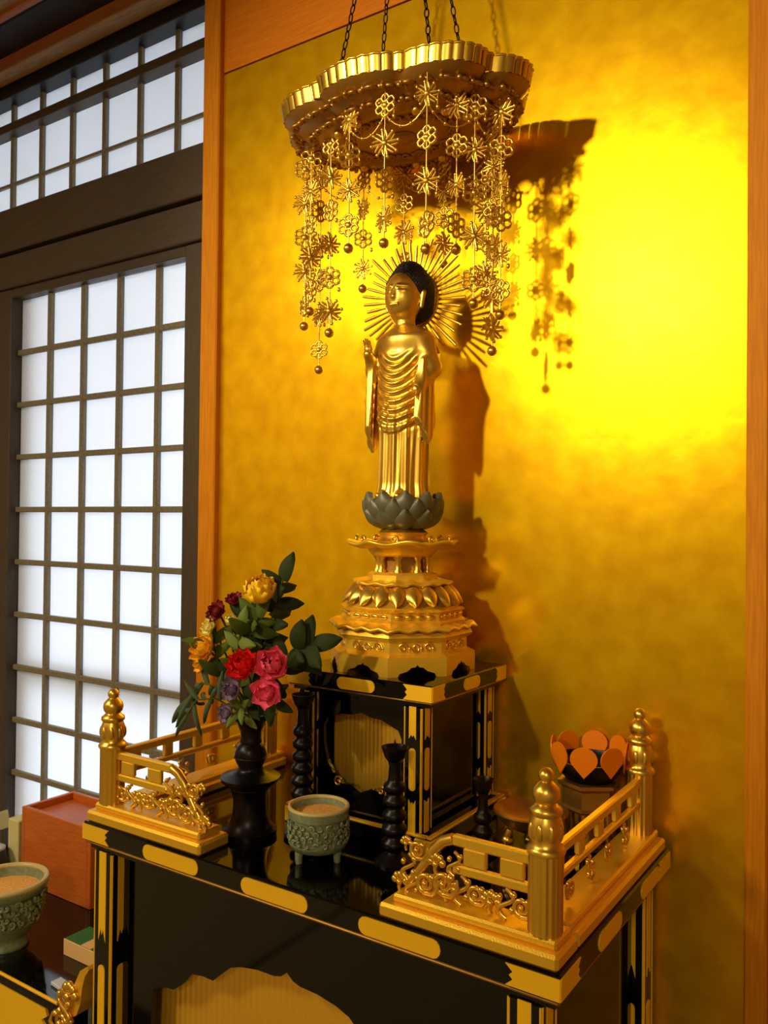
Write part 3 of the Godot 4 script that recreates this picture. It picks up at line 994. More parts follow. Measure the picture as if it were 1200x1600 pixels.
func ell(p: Vector3, c: Vector3, r: Vector3) -> float:
	var q := p - c
	var k0 := (q / r).length()
	if k0 < 1e-5:
		return -minf(r.x, minf(r.y, r.z))
	return k0 * (k0 - 1.0) / (q / (r * r)).length()

func smin(a: float, b: float, k: float) -> float:
	var h := maxf(k - absf(a - b), 0.0) / k
	return minf(a, b) - h * h * k * 0.25

var robe_w: Curve
var robe_d: Curve

func body_field(p: Vector3) -> float:
	var y := clampf(p.y, 0.0, 0.31)
	var a := robe_w.sample_baked(y / 0.31)
	var b := robe_d.sample_baked(y / 0.31)
	var th := atan2(p.x, p.z)
	var low := smoothstep(0.20, 0.10, p.y)
	var fold := 0.0018 * (sin(th * 11.0 + 9.0 * p.y) + 0.6 * sin(th * 23.0 - 14.0 * p.y)) * low
	var d := (sqrt(p.x * p.x / (a * a) + p.z * p.z / (b * b)) - 1.0) * minf(a, b) - fold
	# swags of cloth hanging across the front in nested curves
	if p.z > 0.0:
		var sw := Vector2(p.x * 1.25 - 0.004, (p.y - 0.335) * 0.62).length()
		var m := smoothstep(0.115, 0.145, p.y) * smoothstep(0.268, 0.235, p.y) * smoothstep(0.050, 0.030, absf(p.x))
		d -= 0.0026 * sin(sw * 640.0) * m
		# overlapping skirt edge
		d -= 0.0035 * smoothstep(0.0, 0.003, p.y - (0.115 + 2.2 * absf(p.x) * absf(p.x) * 6.0)) * smoothstep(0.055, 0.035, absf(p.x)) * smoothstep(0.2, 0.13, p.y)
	d = maxf(d, maxf(-p.y, p.y - 0.305))
	d = smin(d, cap(p, Vector3(-0.033, 0.284, -0.004), Vector3(0.033, 0.284, -0.004), 0.022, 0.022), 0.026)
	d = smin(d, cap(p, Vector3(0, 0.305, 0), Vector3(0, 0.345, 0.004), 0.0165, 0.0155), 0.010)
	# arms: one raised before the chest, one lowered
	var arm := cap(p, Vector3(-0.040, 0.280, -0.002), Vector3(-0.060, 0.236, 0.006), 0.019, 0.017)
	arm = smin(arm, cap(p, Vector3(-0.060, 0.236, 0.006), Vector3(-0.052, 0.262, 0.042), 0.016, 0.0085), 0.010)
	arm = minf(arm, cap(p, Vector3(0.040, 0.280, -0.002), Vector3(0.059, 0.232, 0.004), 0.019, 0.017))
	arm = smin(arm, cap(p, Vector3(0.059, 0.232, 0.004), Vector3(0.050, 0.196, 0.036), 0.016, 0.0085), 0.010)
	d = smin(d, arm, 0.008)
	# sleeves hang from the forearms in long flat tails
	var sl := 1e3
	for s in [-1.0, 1.0]:
		var q := Vector3(p.x * s, p.y, p.z)
		var w := lerpf(0.016, 0.028, clampf((0.24 - q.y) / 0.14, 0.0, 1.0))
		var cx := lerpf(0.058, 0.062 if s < 0 else 0.056, clampf((0.24 - q.y) / 0.14, 0.0, 1.0))
		var lo: float = 0.086 if s < 0 else 0.098
		var box := Vector3(absf(q.x - cx + 9.0 * (q.z - 0.010) * (q.z - 0.010)) - 0.0038 - 0.0014 * sin(q.z * 420.0), maxf(q.y - 0.245, lo + 1.5 * absf(q.z - 0.010) - q.y), absf(q.z - 0.014) - w)
		var bd := Vector3(maxf(box.x, 0), maxf(box.y, 0), maxf(box.z, 0)).length() + minf(maxf(box.x, maxf(box.y, box.z)), 0.0) - 0.002
		sl = minf(sl, bd)
	d = smin(d, sl, 0.008)
	# feet under the hem
	for s in [-1.0, 1.0]:
		d = smin(d, cap(p, Vector3(s * 0.018, 0.006, 0.030), Vector3(s * 0.020, 0.004, 0.050), 0.009, 0.007), 0.005)
	return d

func head_field(p: Vector3) -> float:
	var d := ell(p, Vector3(0, 0.368, 0.000), Vector3(0.0315, 0.037, 0.034))
	d = smin(d, ell(p, Vector3(0, 0.352, 0.010), Vector3(0.024, 0.024, 0.024)), 0.012)
	d = smin(d, cap(p, Vector3(0, 0.368, 0.0330), Vector3(0, 0.357, 0.0365), 0.0016, 0.0030), 0.004)
	d = smin(d, cap(p, Vector3(-0.006, 0.3455, 0.0335), Vector3(0.006, 0.3455, 0.0335), 0.0022, 0.0022), 0.002)
	for s in [-1.0, 1.0]:
		d = smin(d, cap(p, Vector3(s * 0.006, 0.3735, 0.0335), Vector3(s * 0.020, 0.3725, 0.0260), 0.0022, 0.0018), 0.003)
		d = smin(d, cap(p, Vector3(s * 0.008, 0.3655, 0.0325), Vector3(s * 0.017, 0.3650, 0.0280), 0.0026, 0.0022), 0.001)
		d = minf(d, cap(p, Vector3(s * 0.0335, 0.366, 0.002), Vector3(s * 0.0310, 0.344, 0.004), 0.0042, 0.0030))
	d = smin(d, cap(p, Vector3(0, 0.318, 0.0), Vector3(0, 0.350, 0.002), 0.0160, 0.0150), 0.008)
	return d

func hair_field(p: Vector3) -> float:
	var d := ell(p, Vector3(0, 0.376, -0.012), Vector3(0.0385, 0.038, 0.040))
	d = smin(d, ell(p, Vector3(0, 0.354, -0.022), Vector3(0.034, 0.030, 0.028)), 0.01)
	d = smin(d, ell(p, Vector3(0, 0.404, -0.010), Vector3(0.022, 0.018, 0.022)), 0.010)
	d -= 0.0011 * sin(p.x * 900.0) * sin(p.y * 900.0) * sin(p.z * 900.0)
	return maxf(d, -ell(p, Vector3(0, 0.352, 0.034), Vector3(0.040, 0.0385, 0.034)))

func net(f: Callable, lo: Vector3, hi: Vector3, h: float) -> MB:
	var nx := int((hi.x - lo.x) / h) + 2
	var ny := int((hi.y - lo.y) / h) + 2
	var nz := int((hi.z - lo.z) / h) + 2
	var val := PackedFloat32Array()
	val.resize(nx * ny * nz)
	var B := 5
	var reach := h * B * 0.87 * 1.6 + 0.006
	for bx_ in range(0, nx, B):
		for by in range(0, ny, B):
			for bz in range(0, nz, B):
				var c: float = f.call(lo + Vector3(bx_ + B * 0.5, by + B * 0.5, bz + B * 0.5) * h)
				for x in range(bx_, mini(bx_ + B, nx)):
					for y in range(by, mini(by + B, ny)):
						for z in range(bz, mini(bz + B, nz)):
							val[(x * ny + y) * nz + z] = c if absf(c) > reach else float(f.call(lo + Vector3(x, y, z) * h))
	var m := MB.new()
	var id := {}
	for x in nx - 1:
		for y in ny - 1:
			for z in nz - 1:
				var q := (x * ny + y) * nz + z
				var c := [val[q], val[q + 1], val[q + nz], val[q + nz + 1], val[q + ny * nz], val[q + ny * nz + 1], val[q + ny * nz + nz], val[q + ny * nz + nz + 1]]
				var neg := 0
				for k in 8:
					if c[k] < 0.0: neg += 1
				if neg == 0 or neg == 8:
					continue
				var sum := Vector3.ZERO
				var cnt := 0
				for e in [[0, 1], [2, 3], [4, 5], [6, 7], [0, 2], [1, 3], [4, 6], [5, 7], [0, 4], [1, 5], [2, 6], [3, 7]]:
					var va: float = c[e[0]]
					var vb: float = c[e[1]]
					if (va < 0.0) != (vb < 0.0):
						var t := va / (va - vb)
						var pa := Vector3((e[0] >> 2) & 1, (e[0] >> 1) & 1, e[0] & 1)
						var pb := Vector3((e[1] >> 2) & 1, (e[1] >> 1) & 1, e[1] & 1)
						sum += pa.lerp(pb, t)
						cnt += 1
				var p := lo + (Vector3(x, y, z) + sum / cnt) * h
				var ep := h * 0.5
				var d0: float = f.call(p)
				var g := Vector3(f.call(p + Vector3(ep, 0, 0)) - d0, f.call(p + Vector3(0, ep, 0)) - d0, f.call(p + Vector3(0, 0, ep)) - d0)
				id[q] = m.vert(p, g.normalized())
	for x in range(1, nx - 1):
		for y in range(1, ny - 1):
			for z in range(1, nz - 1):
				var q := (x * ny + y) * nz + z
				var s := val[q] < 0.0
				for ax in 3:
					var step: int = [ny * nz, nz, 1][ax]
					if (val[q + step] < 0.0) == s:
						continue
					var s1: int = [nz, 1, ny * nz][ax]
					var s2: int = [1, ny * nz, nz][ax]
					var k := [q, q - s1, q - s1 - s2, q - s2]
					if id.has(k[0]) and id.has(k[1]) and id.has(k[2]) and id.has(k[3]):
						m.quad(id[k[0]], id[k[1]], id[k[2]], id[k[3]])
	return m

func hand(m: MB, wrist: Vector3, along: Vector3, palm: Vector3, s: float) -> void:
	var b := Basis(along.cross(palm).normalized(), along, palm).orthonormalized()
	m.ball(wrist + along * 0.010, Vector3(0.0078, 0.0098, 0.0078), 10, 8)
	for k in 4:
		var x := (k - 1.5) * 0.0038
		var ln: float = [0.012, 0.0145, 0.0138, 0.0105][k]
		var o := wrist + b * Vector3(x, 0.016, 0.001)
		m.tube([o, o + b * Vector3(x * 0.12, ln * 0.5, 0.0006), o + b * Vector3(x * 0.18, ln * 0.95, 0.0030)], [0.0022, 0.0020, 0.0014], 7)
	var o := wrist + b * Vector3(s * 0.006, 0.007, 0.002)
	m.tube([o, o + b * Vector3(s * 0.004, 0.005, 0.002), o + b * Vector3(s * 0.004, 0.011, 0.004)], [0.0026, 0.0023, 0.0015], 7)

func make_figure() -> void:
	robe_w = Curve.new()
	robe_d = Curve.new()
	for q in [[0.0, 0.050], [0.03, 0.046], [0.10, 0.046], [0.17, 0.049], [0.22, 0.051], [0.26, 0.050], [0.29, 0.040], [0.31, 0.022]]:
		robe_w.add_point(Vector2(q[0] / 0.31, q[1]))
	for q in [[0.0, 0.044], [0.03, 0.040], [0.10, 0.040], [0.17, 0.043], [0.22, 0.043], [0.26, 0.040], [0.29, 0.033], [0.31, 0.020]]:
		robe_d.add_point(Vector2(q[0] / 0.31, q[1]))
	var t := thing("buddha_statue", "gilt standing Buddha with dark hair and a rayed halo on the lotus", "statue", E(-0.838, 0.045, -1.318))
	t.scale = Vector3.ONE * 1.03
	var body := net(body_field, Vector3(-0.090, -0.010, -0.060), Vector3(0.090, 0.335, 0.072), 0.0026)
	var head := net(head_field, Vector3(-0.042, 0.316, -0.040), Vector3(0.042, 0.412, 0.048), 0.0016)
	var grow := Transform3D(Basis().scaled(Vector3.ONE * 1.16), Vector3(0, 0.335 * (1.0 - 1.16), -0.002))
	body.add(head, grow)
	hand(body, Vector3(-0.052, 0.260, 0.040), Vector3(0.05, 0.97, 0.22).normalized(), Vector3(0, -0.2, 1).normalized(), 1.0)
	hand(body, Vector3(0.050, 0.198, 0.034), Vector3(-0.05, -0.80, 0.55).normalized(), Vector3(0, 0.5, 0.85).normalized(), 1.0)
	part(t, "body", body, M.gilt)
	var hr := part(t, "hair", net(hair_field, Vector3(-0.046, 0.318, -0.058), Vector3(0.046, 0.428, 0.036), 0.0018), M.hair_dark, grow)
	hr.set_meta("label", "dark curled hair")
	# halo behind the head
	var hc := Vector3(-0.012, 0.372, -0.046)
	var halo := MB.new()
	for r in [[0.047, 0.0050], [0.0545, 0.0022]]:
		var p := []
		for k in 48:
			p.append(Vector3(sin(TAU * k / 48) * r[0], cos(TAU * k / 48) * r[0], 0))
		halo.tube(p, r[1], 8, true)
	var h := part(t, "halo", halo, M.gilt, at(hc))
	for k in 44:
		var a := TAU * (k + 0.5) / 44
		var long: float = [0.104, 0.112, 0.118, 0.112][k % 4]
		if absf(fposmod(a, TAU / 4) - TAU / 8) < 0.14:
			long = 0.132
		var m := MB.new()
		m.tube([Vector3(0, 0.050, 0), Vector3(0, long * 0.8, 0), Vector3(0, long, 0)], [0.0015, 0.0034, 0.0026], 6)
		part(h, "ray", m, M.gilt, Transform3D(Basis(Vector3.FORWARD, a), Vector3.ZERO))
	var stem := MB.new()
	stem.tube([Vector3(0, 0.318, -0.060), Vector3(0, 0.15, -0.062), Vector3(0, 0.004, -0.050)], 0.0035, 8)
	part(t, "halo_stem", stem, M.gilt, at(Vector3(hc.x, 0, 0)))

# ------------------------------------------------------------------ hanging canopy
func lobed(a: float) -> float:
	# plan of the canopy: eight rounded lobes
	return 0.86 + 0.14 * pow(absf(cos(a * 4.0)), 0.55)

func make_canopy() -> void:
	var c := E(-0.822, 0.722, -1.275)
	var ax := 0.246
	var az := 0.168
	var t := thing("hanging_canopy", "eight-lobed gilt canopy hung on chains above the standing figure", "canopy", c)
	# dish: underside bulges a little, carries relief
	var seg := 160
	var pts := []
	for k in seg:
		var a := TAU * k / seg
		var l := lobed(a)
		for q in [[0.02, -0.018], [0.50, -0.018], [0.55, -0.024], [0.60, -0.022], [0.78, -0.012], [0.92, 0.002], [1.0, 0.016], [1.0, 0.019], [0.9, 0.019]]:
			var f: float = q[0] * lerpf(1.0, l, smoothstep(0.4, 0.9, q[0]))
			pts.append(Vector3(sin(a) * ax * f, q[1], cos(a) * az * f))
	var m := MB.new()
	m.grid(pts, seg, 9, true)
	m.ball(Vector3(0, -0.018, 0), Vector3(0.030, 0.008, 0.022), 16, 8)
	part(t, "dish", m, M.old_gold)
	# rim of upright plates standing round the edge
	var nplate := 72
	for k in nplate:
		var a0 := TAU * k / nplate
		var a1 := TAU * (k + 0.86) / nplate
		var p0 := Vector3(sin(a0) * ax * lobed(a0), 0.017, cos(a0) * az * lobed(a0))
		var p1 := Vector3(sin(a1) * ax * lobed(a1), 0.017, cos(a1) * az * lobed(a1))
		var o := Vector3(p0.x + p1.x, 0, p0.z + p1.z).normalized() * 0.003
		var mid := (p0 + p1) * 0.5 + o
		var pl := MB.new()
		var hh := 0.026
		var up := Vector3(0, hh, 0) + o * 1.5
		pl.grid([p0, p0 + up, mid, mid + up, p1, p1 + up], 3, 2)
		pl.grid([p0 - o, p0 + up - o, mid - o, mid + up - o, p1 - o, p1 + up - o], 3, 2)
		pl.tube([p0 + up, mid + up, p1 + up], 0.0022, 6)
		part(t, "rim_plate", pl, M.gilt)
	# relief on the underside: leaf scrolls and studs in two rings
	for row in 3:
		var cnt: int = [40, 32, 20][row]
		var rad: float = [0.90, 0.74, 0.42][row]
		for k in cnt:
			var a := TAU * (k + 0.5 * (row % 2)) / cnt
			var f := rad * lerpf(1.0, lobed(a), 0.8 if row < 2 else 0.0)
			var y: float = [-0.001, -0.015, -0.019][row]
			var r := MB.new()
			var big: float = [1.0, 1.0, 0.9][row]
			r.tube(spiral(0.0125 * big, 0.002, 1.4, 12, PI * (k % 2)), 0.0032, 6)
			r.ball(Vector3(0.014, 0.004, 0), Vector3(0.007, 0.005, 0.005), 8, 5)
			r.ball(Vector3(-0.012, -0.006, 0), Vector3(0.005, 0.006, 0.005), 8, 5)
			part(t, "leaf_relief", r, M.old_gold, Transform3D(Basis(Vector3.UP, a) * Basis(Vector3.RIGHT, -PI / 2 + [0.3, 0.2, 0.0][row]), Vector3(sin(a) * ax * f, y, cos(a) * az * f)))
	for k in 16:
		var a := TAU * (k + 0.5) / 16
		var s := MB.new()
		s.ball(Vector3(sin(a) * ax * 0.60, -0.024, cos(a) * az * 0.60), Vector3(0.0085, 0.0085, 0.0085), 10, 8)
		part(t, "stud", s, M.gilt)
	# chains to a hook in the ceiling
	var hook := Vector3(0, 0.715, 0)
	var hk := MB.new()
	hk.tube([hook + Vector3(0, 0.02, 0), hook, hook + Vector3(0.012, -0.012, 0), hook + Vector3(0, -0.024, 0), hook + Vector3(-0.012, -0.014, 0)], 0.003, 8)
	part(t, "hook", hk, M.iron)
	var link := MB.new()
	var lp := []
	for k in 10:
		var a := TAU * k / 10
		lp.append(Vector3(sin(a) * 0.0042, cos(a) * 0.0095, 0))
	link.tube(lp, 0.0014, 5, true)
	var lk := link.mesh()
	for q in [[-1, 1], [1, 1], [-1, -1], [1, -1]]:
		var foot := Vector3(q[0] * ax * 0.43, 0.030, q[1] * az * 0.43)
		var d := (hook + Vector3(0, -0.02, 0)) - foot
		var n := int(d.length() / 0.0165)
		var top_eye := MB.new()
		top_eye.tube([foot + Vector3(0, -0.014, 0), foot], 0.003, 6)
		var ch := part(t, "chain", top_eye, M.iron)
		var b0 := Basis.looking_at(d.normalized(), Vector3.RIGHT) * Basis(Vector3.RIGHT, -PI / 2)
		for k in mini(n, 30):
			var b := b0 * Basis(Vector3.UP, PI / 2 * (k % 2))
			part(ch, "link", lk, M.iron, Transform3D(b, foot + d * (k + 0.5) / n))
		if n > 30:
			var rest := MB.new()
			for k in range(30, n):
				rest.add(link, Transform3D(b0 * Basis(Vector3.UP, PI / 2 * (k % 2)), foot + d * (k + 0.5) / n))
			part(ch, "upper_links", rest, M.iron)
	make_strands(t, c)

func medallion(kind: int) -> ArrayMesh:
	# openwork flower about 3.4 cm across, in x,y
	var m := MB.new()
	m.ball(Vector3.ZERO, Vector3(0.0048, 0.0048, 0.0040), 10, 6)
	var np: int = 6 if kind == 0 else 8
	for k in np:
		var a := TAU * (k + (0.0 if kind == 0 else 0.5)) / np
		var d := Vector3(sin(a), cos(a), 0)
		var e := Vector3(cos(a), -sin(a), 0)
		if kind == 0:
			var o := d * 0.0098
			var ring := []
			for j in 9:
				var b := TAU * j / 9
				ring.append(o + Vector3(sin(b) * 0.0052, cos(b) * 0.0052, 0.0008 * sin(b * 3.0)))
			m.tube(ring, 0.0019, 5, true)
		else:
			# leafy tongues that fork at the tip
			m.tube([d * 0.003, d * 0.010 + e * 0.0016, d * 0.0165 + e * 0.0032], [0.0022, 0.0022, 0.0010], 5)
			m.tube([d * 0.008, d * 0.0125 - e * 0.0030, d * 0.0150 - e * 0.0052], [0.0016, 0.0016, 0.0009], 5)
			m.ball(d * 0.0165 + e * 0.0032, Vector3(0.0024, 0.0024, 0.0018), 6, 5)
	return m.mesh()

func make_strands(t: Node3D, c: Vector3) -> void:
	var md := [medallion(0), medallion(1)]
	var bm := MB.new()
	bm.lathe([Vector2(0.0, 0.009), Vector2(0.003, 0.0085), Vector2(0.0072, 0.005), Vector2(0.0088, 0.0), Vector2(0.0072, -0.005), Vector2(0.0035, -0.0078), Vector2(0.0, -0.0085)], 16)
	var bell := bm.mesh()
	# where each cord hangs (x, z) and how high its ball ends, from eye level
	var list := [[-1.040, -1.267, 0.383], [-1.036, -1.310, 0.304], [-0.930, -1.205, 0.345], [-0.848, -1.150, 0.470], [-0.768, -1.140, 0.462], [-0.690, -1.145, 0.440], [-0.645, -1.225, 0.364], [-0.668, -1.205, 0.452], [-0.650, -1.305, 0.300], [-0.616, -1.265, 0.350], [-0.970, -1.365, 0.470], [-0.890, -1.392, 0.480], [-0.800, -1.395, 0.500], [-0.700, -1.375, 0.420], [-1.000, -1.235, 0.400], [-0.665, -1.330, 0.360]]
	for s in list.size():
		var q: Array = list[s]
		var x: float = q[0] - c.x
		var z: float = q[1] - c.z
		var ye: float = q[2] + EYE - c.y
		var cord := MB.new()
		cord.tube([Vector3(x, 0.004, z), Vector3(x, ye + 0.006, z)], 0.0013, 6)
		var o := part(t, "pendant_strand", cord, M.gilt)
		var n := maxi(4, int(round(-ye / 0.066)))
		for k in n:
			var y := lerpf(-0.030, ye + 0.040, k / maxf(n - 1.0, 1.0))
			var turn := rng.randf_range(-0.9, 0.9) + 0.35
			var sc := rng.randf_range(1.15, 1.40)
			part(o, "flower_medallion", md[(k + s) % 2], M.gilt, Transform3D(Basis(Vector3.UP, turn).scaled(Vector3.ONE * sc), Vector3(x, y, z)))
			# small drop beside the flower
			if k % 2 == 0:
				var dr := MB.new()
				var sd := Basis(Vector3.UP, turn) * Vector3(0.017, 0, 0)
				dr.tube([Vector3(x, y, z) + sd, Vector3(x, y - 0.02, z) + sd], 0.0009, 5)
				dr.ball(Vector3(x, y - 0.022, z) + sd, Vector3(0.0032, 0.0045, 0.0032), 8, 6)
				part(o, "drop", dr, M.gilt)
		part(o, "ball", bell, M.brass, at(Vector3(x, ye, z)))
	# swags linking neighbours near the top
	for pr in [[0, 14], [14, 2], [2, 3], [3, 4], [4, 5], [5, 6], [6, 9], [9, 8], [0, 1], [8, 15], [1, 10], [10, 11], [11, 12], [12, 13], [13, 15]]:
		var A := Vector3(list[pr[0]][0] - c.x, -0.045, list[pr[0]][1] - c.z)
		var B := Vector3(list[pr[1]][0] - c.x, -0.045, list[pr[1]][1] - c.z)
		var p := []
		for k in 9:
			var f := k / 8.0
			p.append(A.lerp(B, f) + Vector3(0, -0.028 * 4.0 * f * (1.0 - f), 0))
		var m := MB.new()
		m.tube(p, 0.0012, 5)
		for k in range(1, 8, 2):
			m.ball(p[k], Vector3(0.0032, 0.0032, 0.0032), 6, 5)
		part(t, "swag", m, M.gilt)

# ------------------------------------------------------------------ vessels
func make_vessels() -> void:
	# celadon incense burner on the altar table
	burner("incense_burner", "small round celadon incense burner with carved wall on the altar table", E(-0.836, TOP, -1.070), 0.050, 0.018, false)
	burner("incense_burner", "large footed celadon incense burner on the low desk", E(-1.655, DESK, -1.045), 0.085, 0.0, true)
	# bronze flower vase
	var t := thing("flower_vase", "dark bronze vase with a flared lip holding the flowers", "vase", E(-0.998, TOP, -1.084))
	var m := MB.new()
	m.lathe([Vector2(0.0, 0.0), Vector2(0.046, 0.0), Vector2(0.047, 0.010), Vector2(0.036, 0.018), Vector2(0.030, 0.035), Vector2(0.029, 0.060), Vector2(0.034, 0.082), Vector2(0.050, 0.094), Vector2(0.052, 0.101), Vector2(0.034, 0.106), Vector2(0.023, 0.112), Vector2(0.021, 0.118), Vector2(0.026, 0.128), Vector2(0.028, 0.140), Vector2(0.024, 0.152), Vector2(0.018, 0.158), Vector2(0.0195, 0.162), Vector2(0.0175, 0.166), Vector2(0.0185, 0.180), Vector2(0.026, 0.196), Vector2(0.047, 0.210), Vector2(0.049, 0.2135), Vector2(0.046, 0.2145), Vector2(0.022, 0.198), Vector2(0.014, 0.180), Vector2(0.0, 0.178)], 40)
	part(t, "body", m, M.bronze)
	for k in 2:
		var r := MB.new()
		var p := []
		for j in 40:
			var a := TAU * j / 40
			p.append(Vector3(sin(a), 0, cos(a)) * [0.0285, 0.0345][k] + Vector3(0, [0.135, 0.083][k], 0))
		r.tube(p, 0.0016, 6, true)
		part(t, "ring", r, M.bronze_pale)
	# tall candlestick behind the vase
	candlestick("tall dark bronze candlestick between the flower vase and the small table", E(-0.918, TOP, -1.128), 0.245, 0.020)
	candlestick("dark ringed bronze candlestick in front of the small lacquer table", E(-0.724, TOP, -1.122), 0.186, 0.0205)
	candlestick("short bronze candlestick with a bright dish beside the small lacquer table", E(-0.632, TOP, -1.250), 0.120, 0.0165)
	# footed brass dish
	t = thing("footed_dish", "wide shallow brass dish on ball legs behind the railing", "dish", E(-0.553, TOP, -1.264))
	m = MB.new()
	m.lathe([Vector2(0.0, 0.050), Vector2(0.030, 0.052), Vector2(0.050, 0.064), Vector2(0.059, 0.078), Vector2(0.061, 0.080), Vector2(0.059, 0.082), Vector2(0.048, 0.069), Vector2(0.028, 0.058), Vector2(0.0, 0.057)], 40)
	part(t, "bowl", m, M.old_gold)
	for k in 3:
		var a := TAU * k / 3 - 0.55
		var lg := MB.new()
		lg.tube([Vector3(0, 0.054, 0), Vector3(0, 0.044, 0.004), Vector3(0, 0.026, 0.003), Vector3(0, 0.012, 0.008), Vector3(0, 0.003, 0.012)], [0.006, 0.0075, 0.0055, 0.0065, 0.0030], 10)
		lg.ball(Vector3(0, 0.038, 0.004), Vector3(0.0105, 0.0105, 0.0105), 14, 10)
		lg.ball(Vector3(0, 0.016, 0.006), Vector3(0.0075, 0.006, 0.0075), 12, 8)
		part(t, "leg", lg, M.brass, Transform3D(Basis(Vector3.UP, a), Vector3(sin(a) * 0.040, 0, cos(a) * 0.040)))
	# offering stand with red scalloped rim
	t = thing("offering_stand", "six-sided gilt offering stand with an orange-red scalloped rim by the wall", "stand", E(-0.499, TOP, -1.384))
	m = MB.new()
	m.facet([Vector2(0.0, 0.062), Vector2(0.048, 0.062), Vector2(0.052, 0.066), Vector2(0.047, 0.070), Vector2(0.046, 0.098), Vector2(0.054, 0.104), Vector2(0.054, 0.110), Vector2(0.0, 0.110)], 6, 0.1)
	part(t, "drum", m, M.old_gold)
	for k in 6:
		var a := 0.1 + TAU * k / 6
		var lg := MB.new()
		lg.tube([Vector3(0, 0.066, 0), Vector3(0, 0.044, 0.003), Vector3(0, 0.022, 0.000), Vector3(0, 0.004, 0.008)], [0.008, 0.006, 0.0055, 0.006], 8)
		part(t, "leg", lg, M.old_gold, Transform3D(Basis(Vector3.UP, a), Vector3(sin(a) * 0.040, 0, cos(a) * 0.040)))
	m = MB.new()
	m.facet([Vector2(0.0, 0.002), Vector2(0.052, 0.002), Vector2(0.052, 0.010), Vector2(0.046, 0.013), Vector2(0.0, 0.013)], 6, 0.1)
	part(t, "base", m, M.old_gold)
	m = MB.new()
	m.lathe([Vector2(0.0, 0.110), Vector2(0.040, 0.112), Vector2(0.054, 0.128), Vector2(0.060, 0.146), Vector2(0.057, 0.146), Vector2(0.050, 0.130), Vector2(0.0, 0.120)], 36)
	part(t, "cup", m, M.bronze)
	for k in 8:
		var a := 0.20 + TAU * k / 8
		var p := PackedVector2Array()
		for j in 13:
			var b := -0.5 + (PI + 1.0) * j / 12
			p.append(Vector2(cos(b) * 0.0225, 0.030 + sin(b) * 0.0205))
		p.append(Vector2(0.0, -0.002))
		var pm := MB.new()
		pm.prism(p, -0.0012, 0.0012)
		part(t, "scallop", pm, M.vermilion, Transform3D(Basis(Vector3.UP, a) * Basis(Vector3.RIGHT, 0.10), Vector3(sin(a) * 0.0575, 0.128, cos(a) * 0.0575)))

func candlestick(label: String, at_: Vector3, h: float, r: float) -> void:
	var t := thing("candlestick", label, "candlestick", at_, "candlesticks on the altar table")
	var m := MB.new()
	m.lathe([Vector2(0, 0), Vector2(r * 1.5, 0), Vector2(r * 1.55, 0.006), Vector2(r * 1.2, 0.012), Vector2(r * 0.75, 0.018), Vector2(r * 0.6, 0.022)], 28)
	part(t, "base", m, M.bronze)
	m = MB.new()
	var prof := [Vector2(r * 0.6, 0.020)]
	var n := int((h - 0.075) / 0.021)
	for k in n:
		var y := 0.022 + k * (h - 0.075) / n
		var dy := (h - 0.075) / n
		var rr := r * lerpf(1.05, 0.85, float(k) / n)
		prof.append_array([Vector2(rr * 0.66, y + dy * 0.08), Vector2(rr * 0.95, y + dy * 0.28), Vector2(rr, y + dy * 0.5), Vector2(rr * 0.95, y + dy * 0.72), Vector2(rr * 0.66, y + dy * 0.92)])
	prof.append_array([Vector2(r * 0.52, h - 0.050), Vector2(r * 0.46, h - 0.030), Vector2(r * 0.55, h - 0.022)])
	m.lathe(prof, 28)
	part(t, "stem", m, M.bronze_pale if h < 0.15 else M.bronze)
	m = MB.new()
	m.lathe([Vector2(0.0, h - 0.024), Vector2(r * 0.55, h - 0.023), Vector2(r * 0.80, h - 0.016), Vector2(r * 1.02, h - 0.003), Vector2(r * 1.06, h), Vector2(r * 0.97, h), Vector2(r * 0.6, h - 0.012), Vector2(0.0, h - 0.014)], 28)
	part(t, "dish", m, M.bronze_pale if h < 0.15 else M.bronze)
	m = MB.new()
	m.lathe([Vector2(0.0025, h - 0.015), Vector2(0.0018, h + 0.006), Vector2(0.0, h + 0.014)], 8)
	part(t, "spike", m, M.bronze)

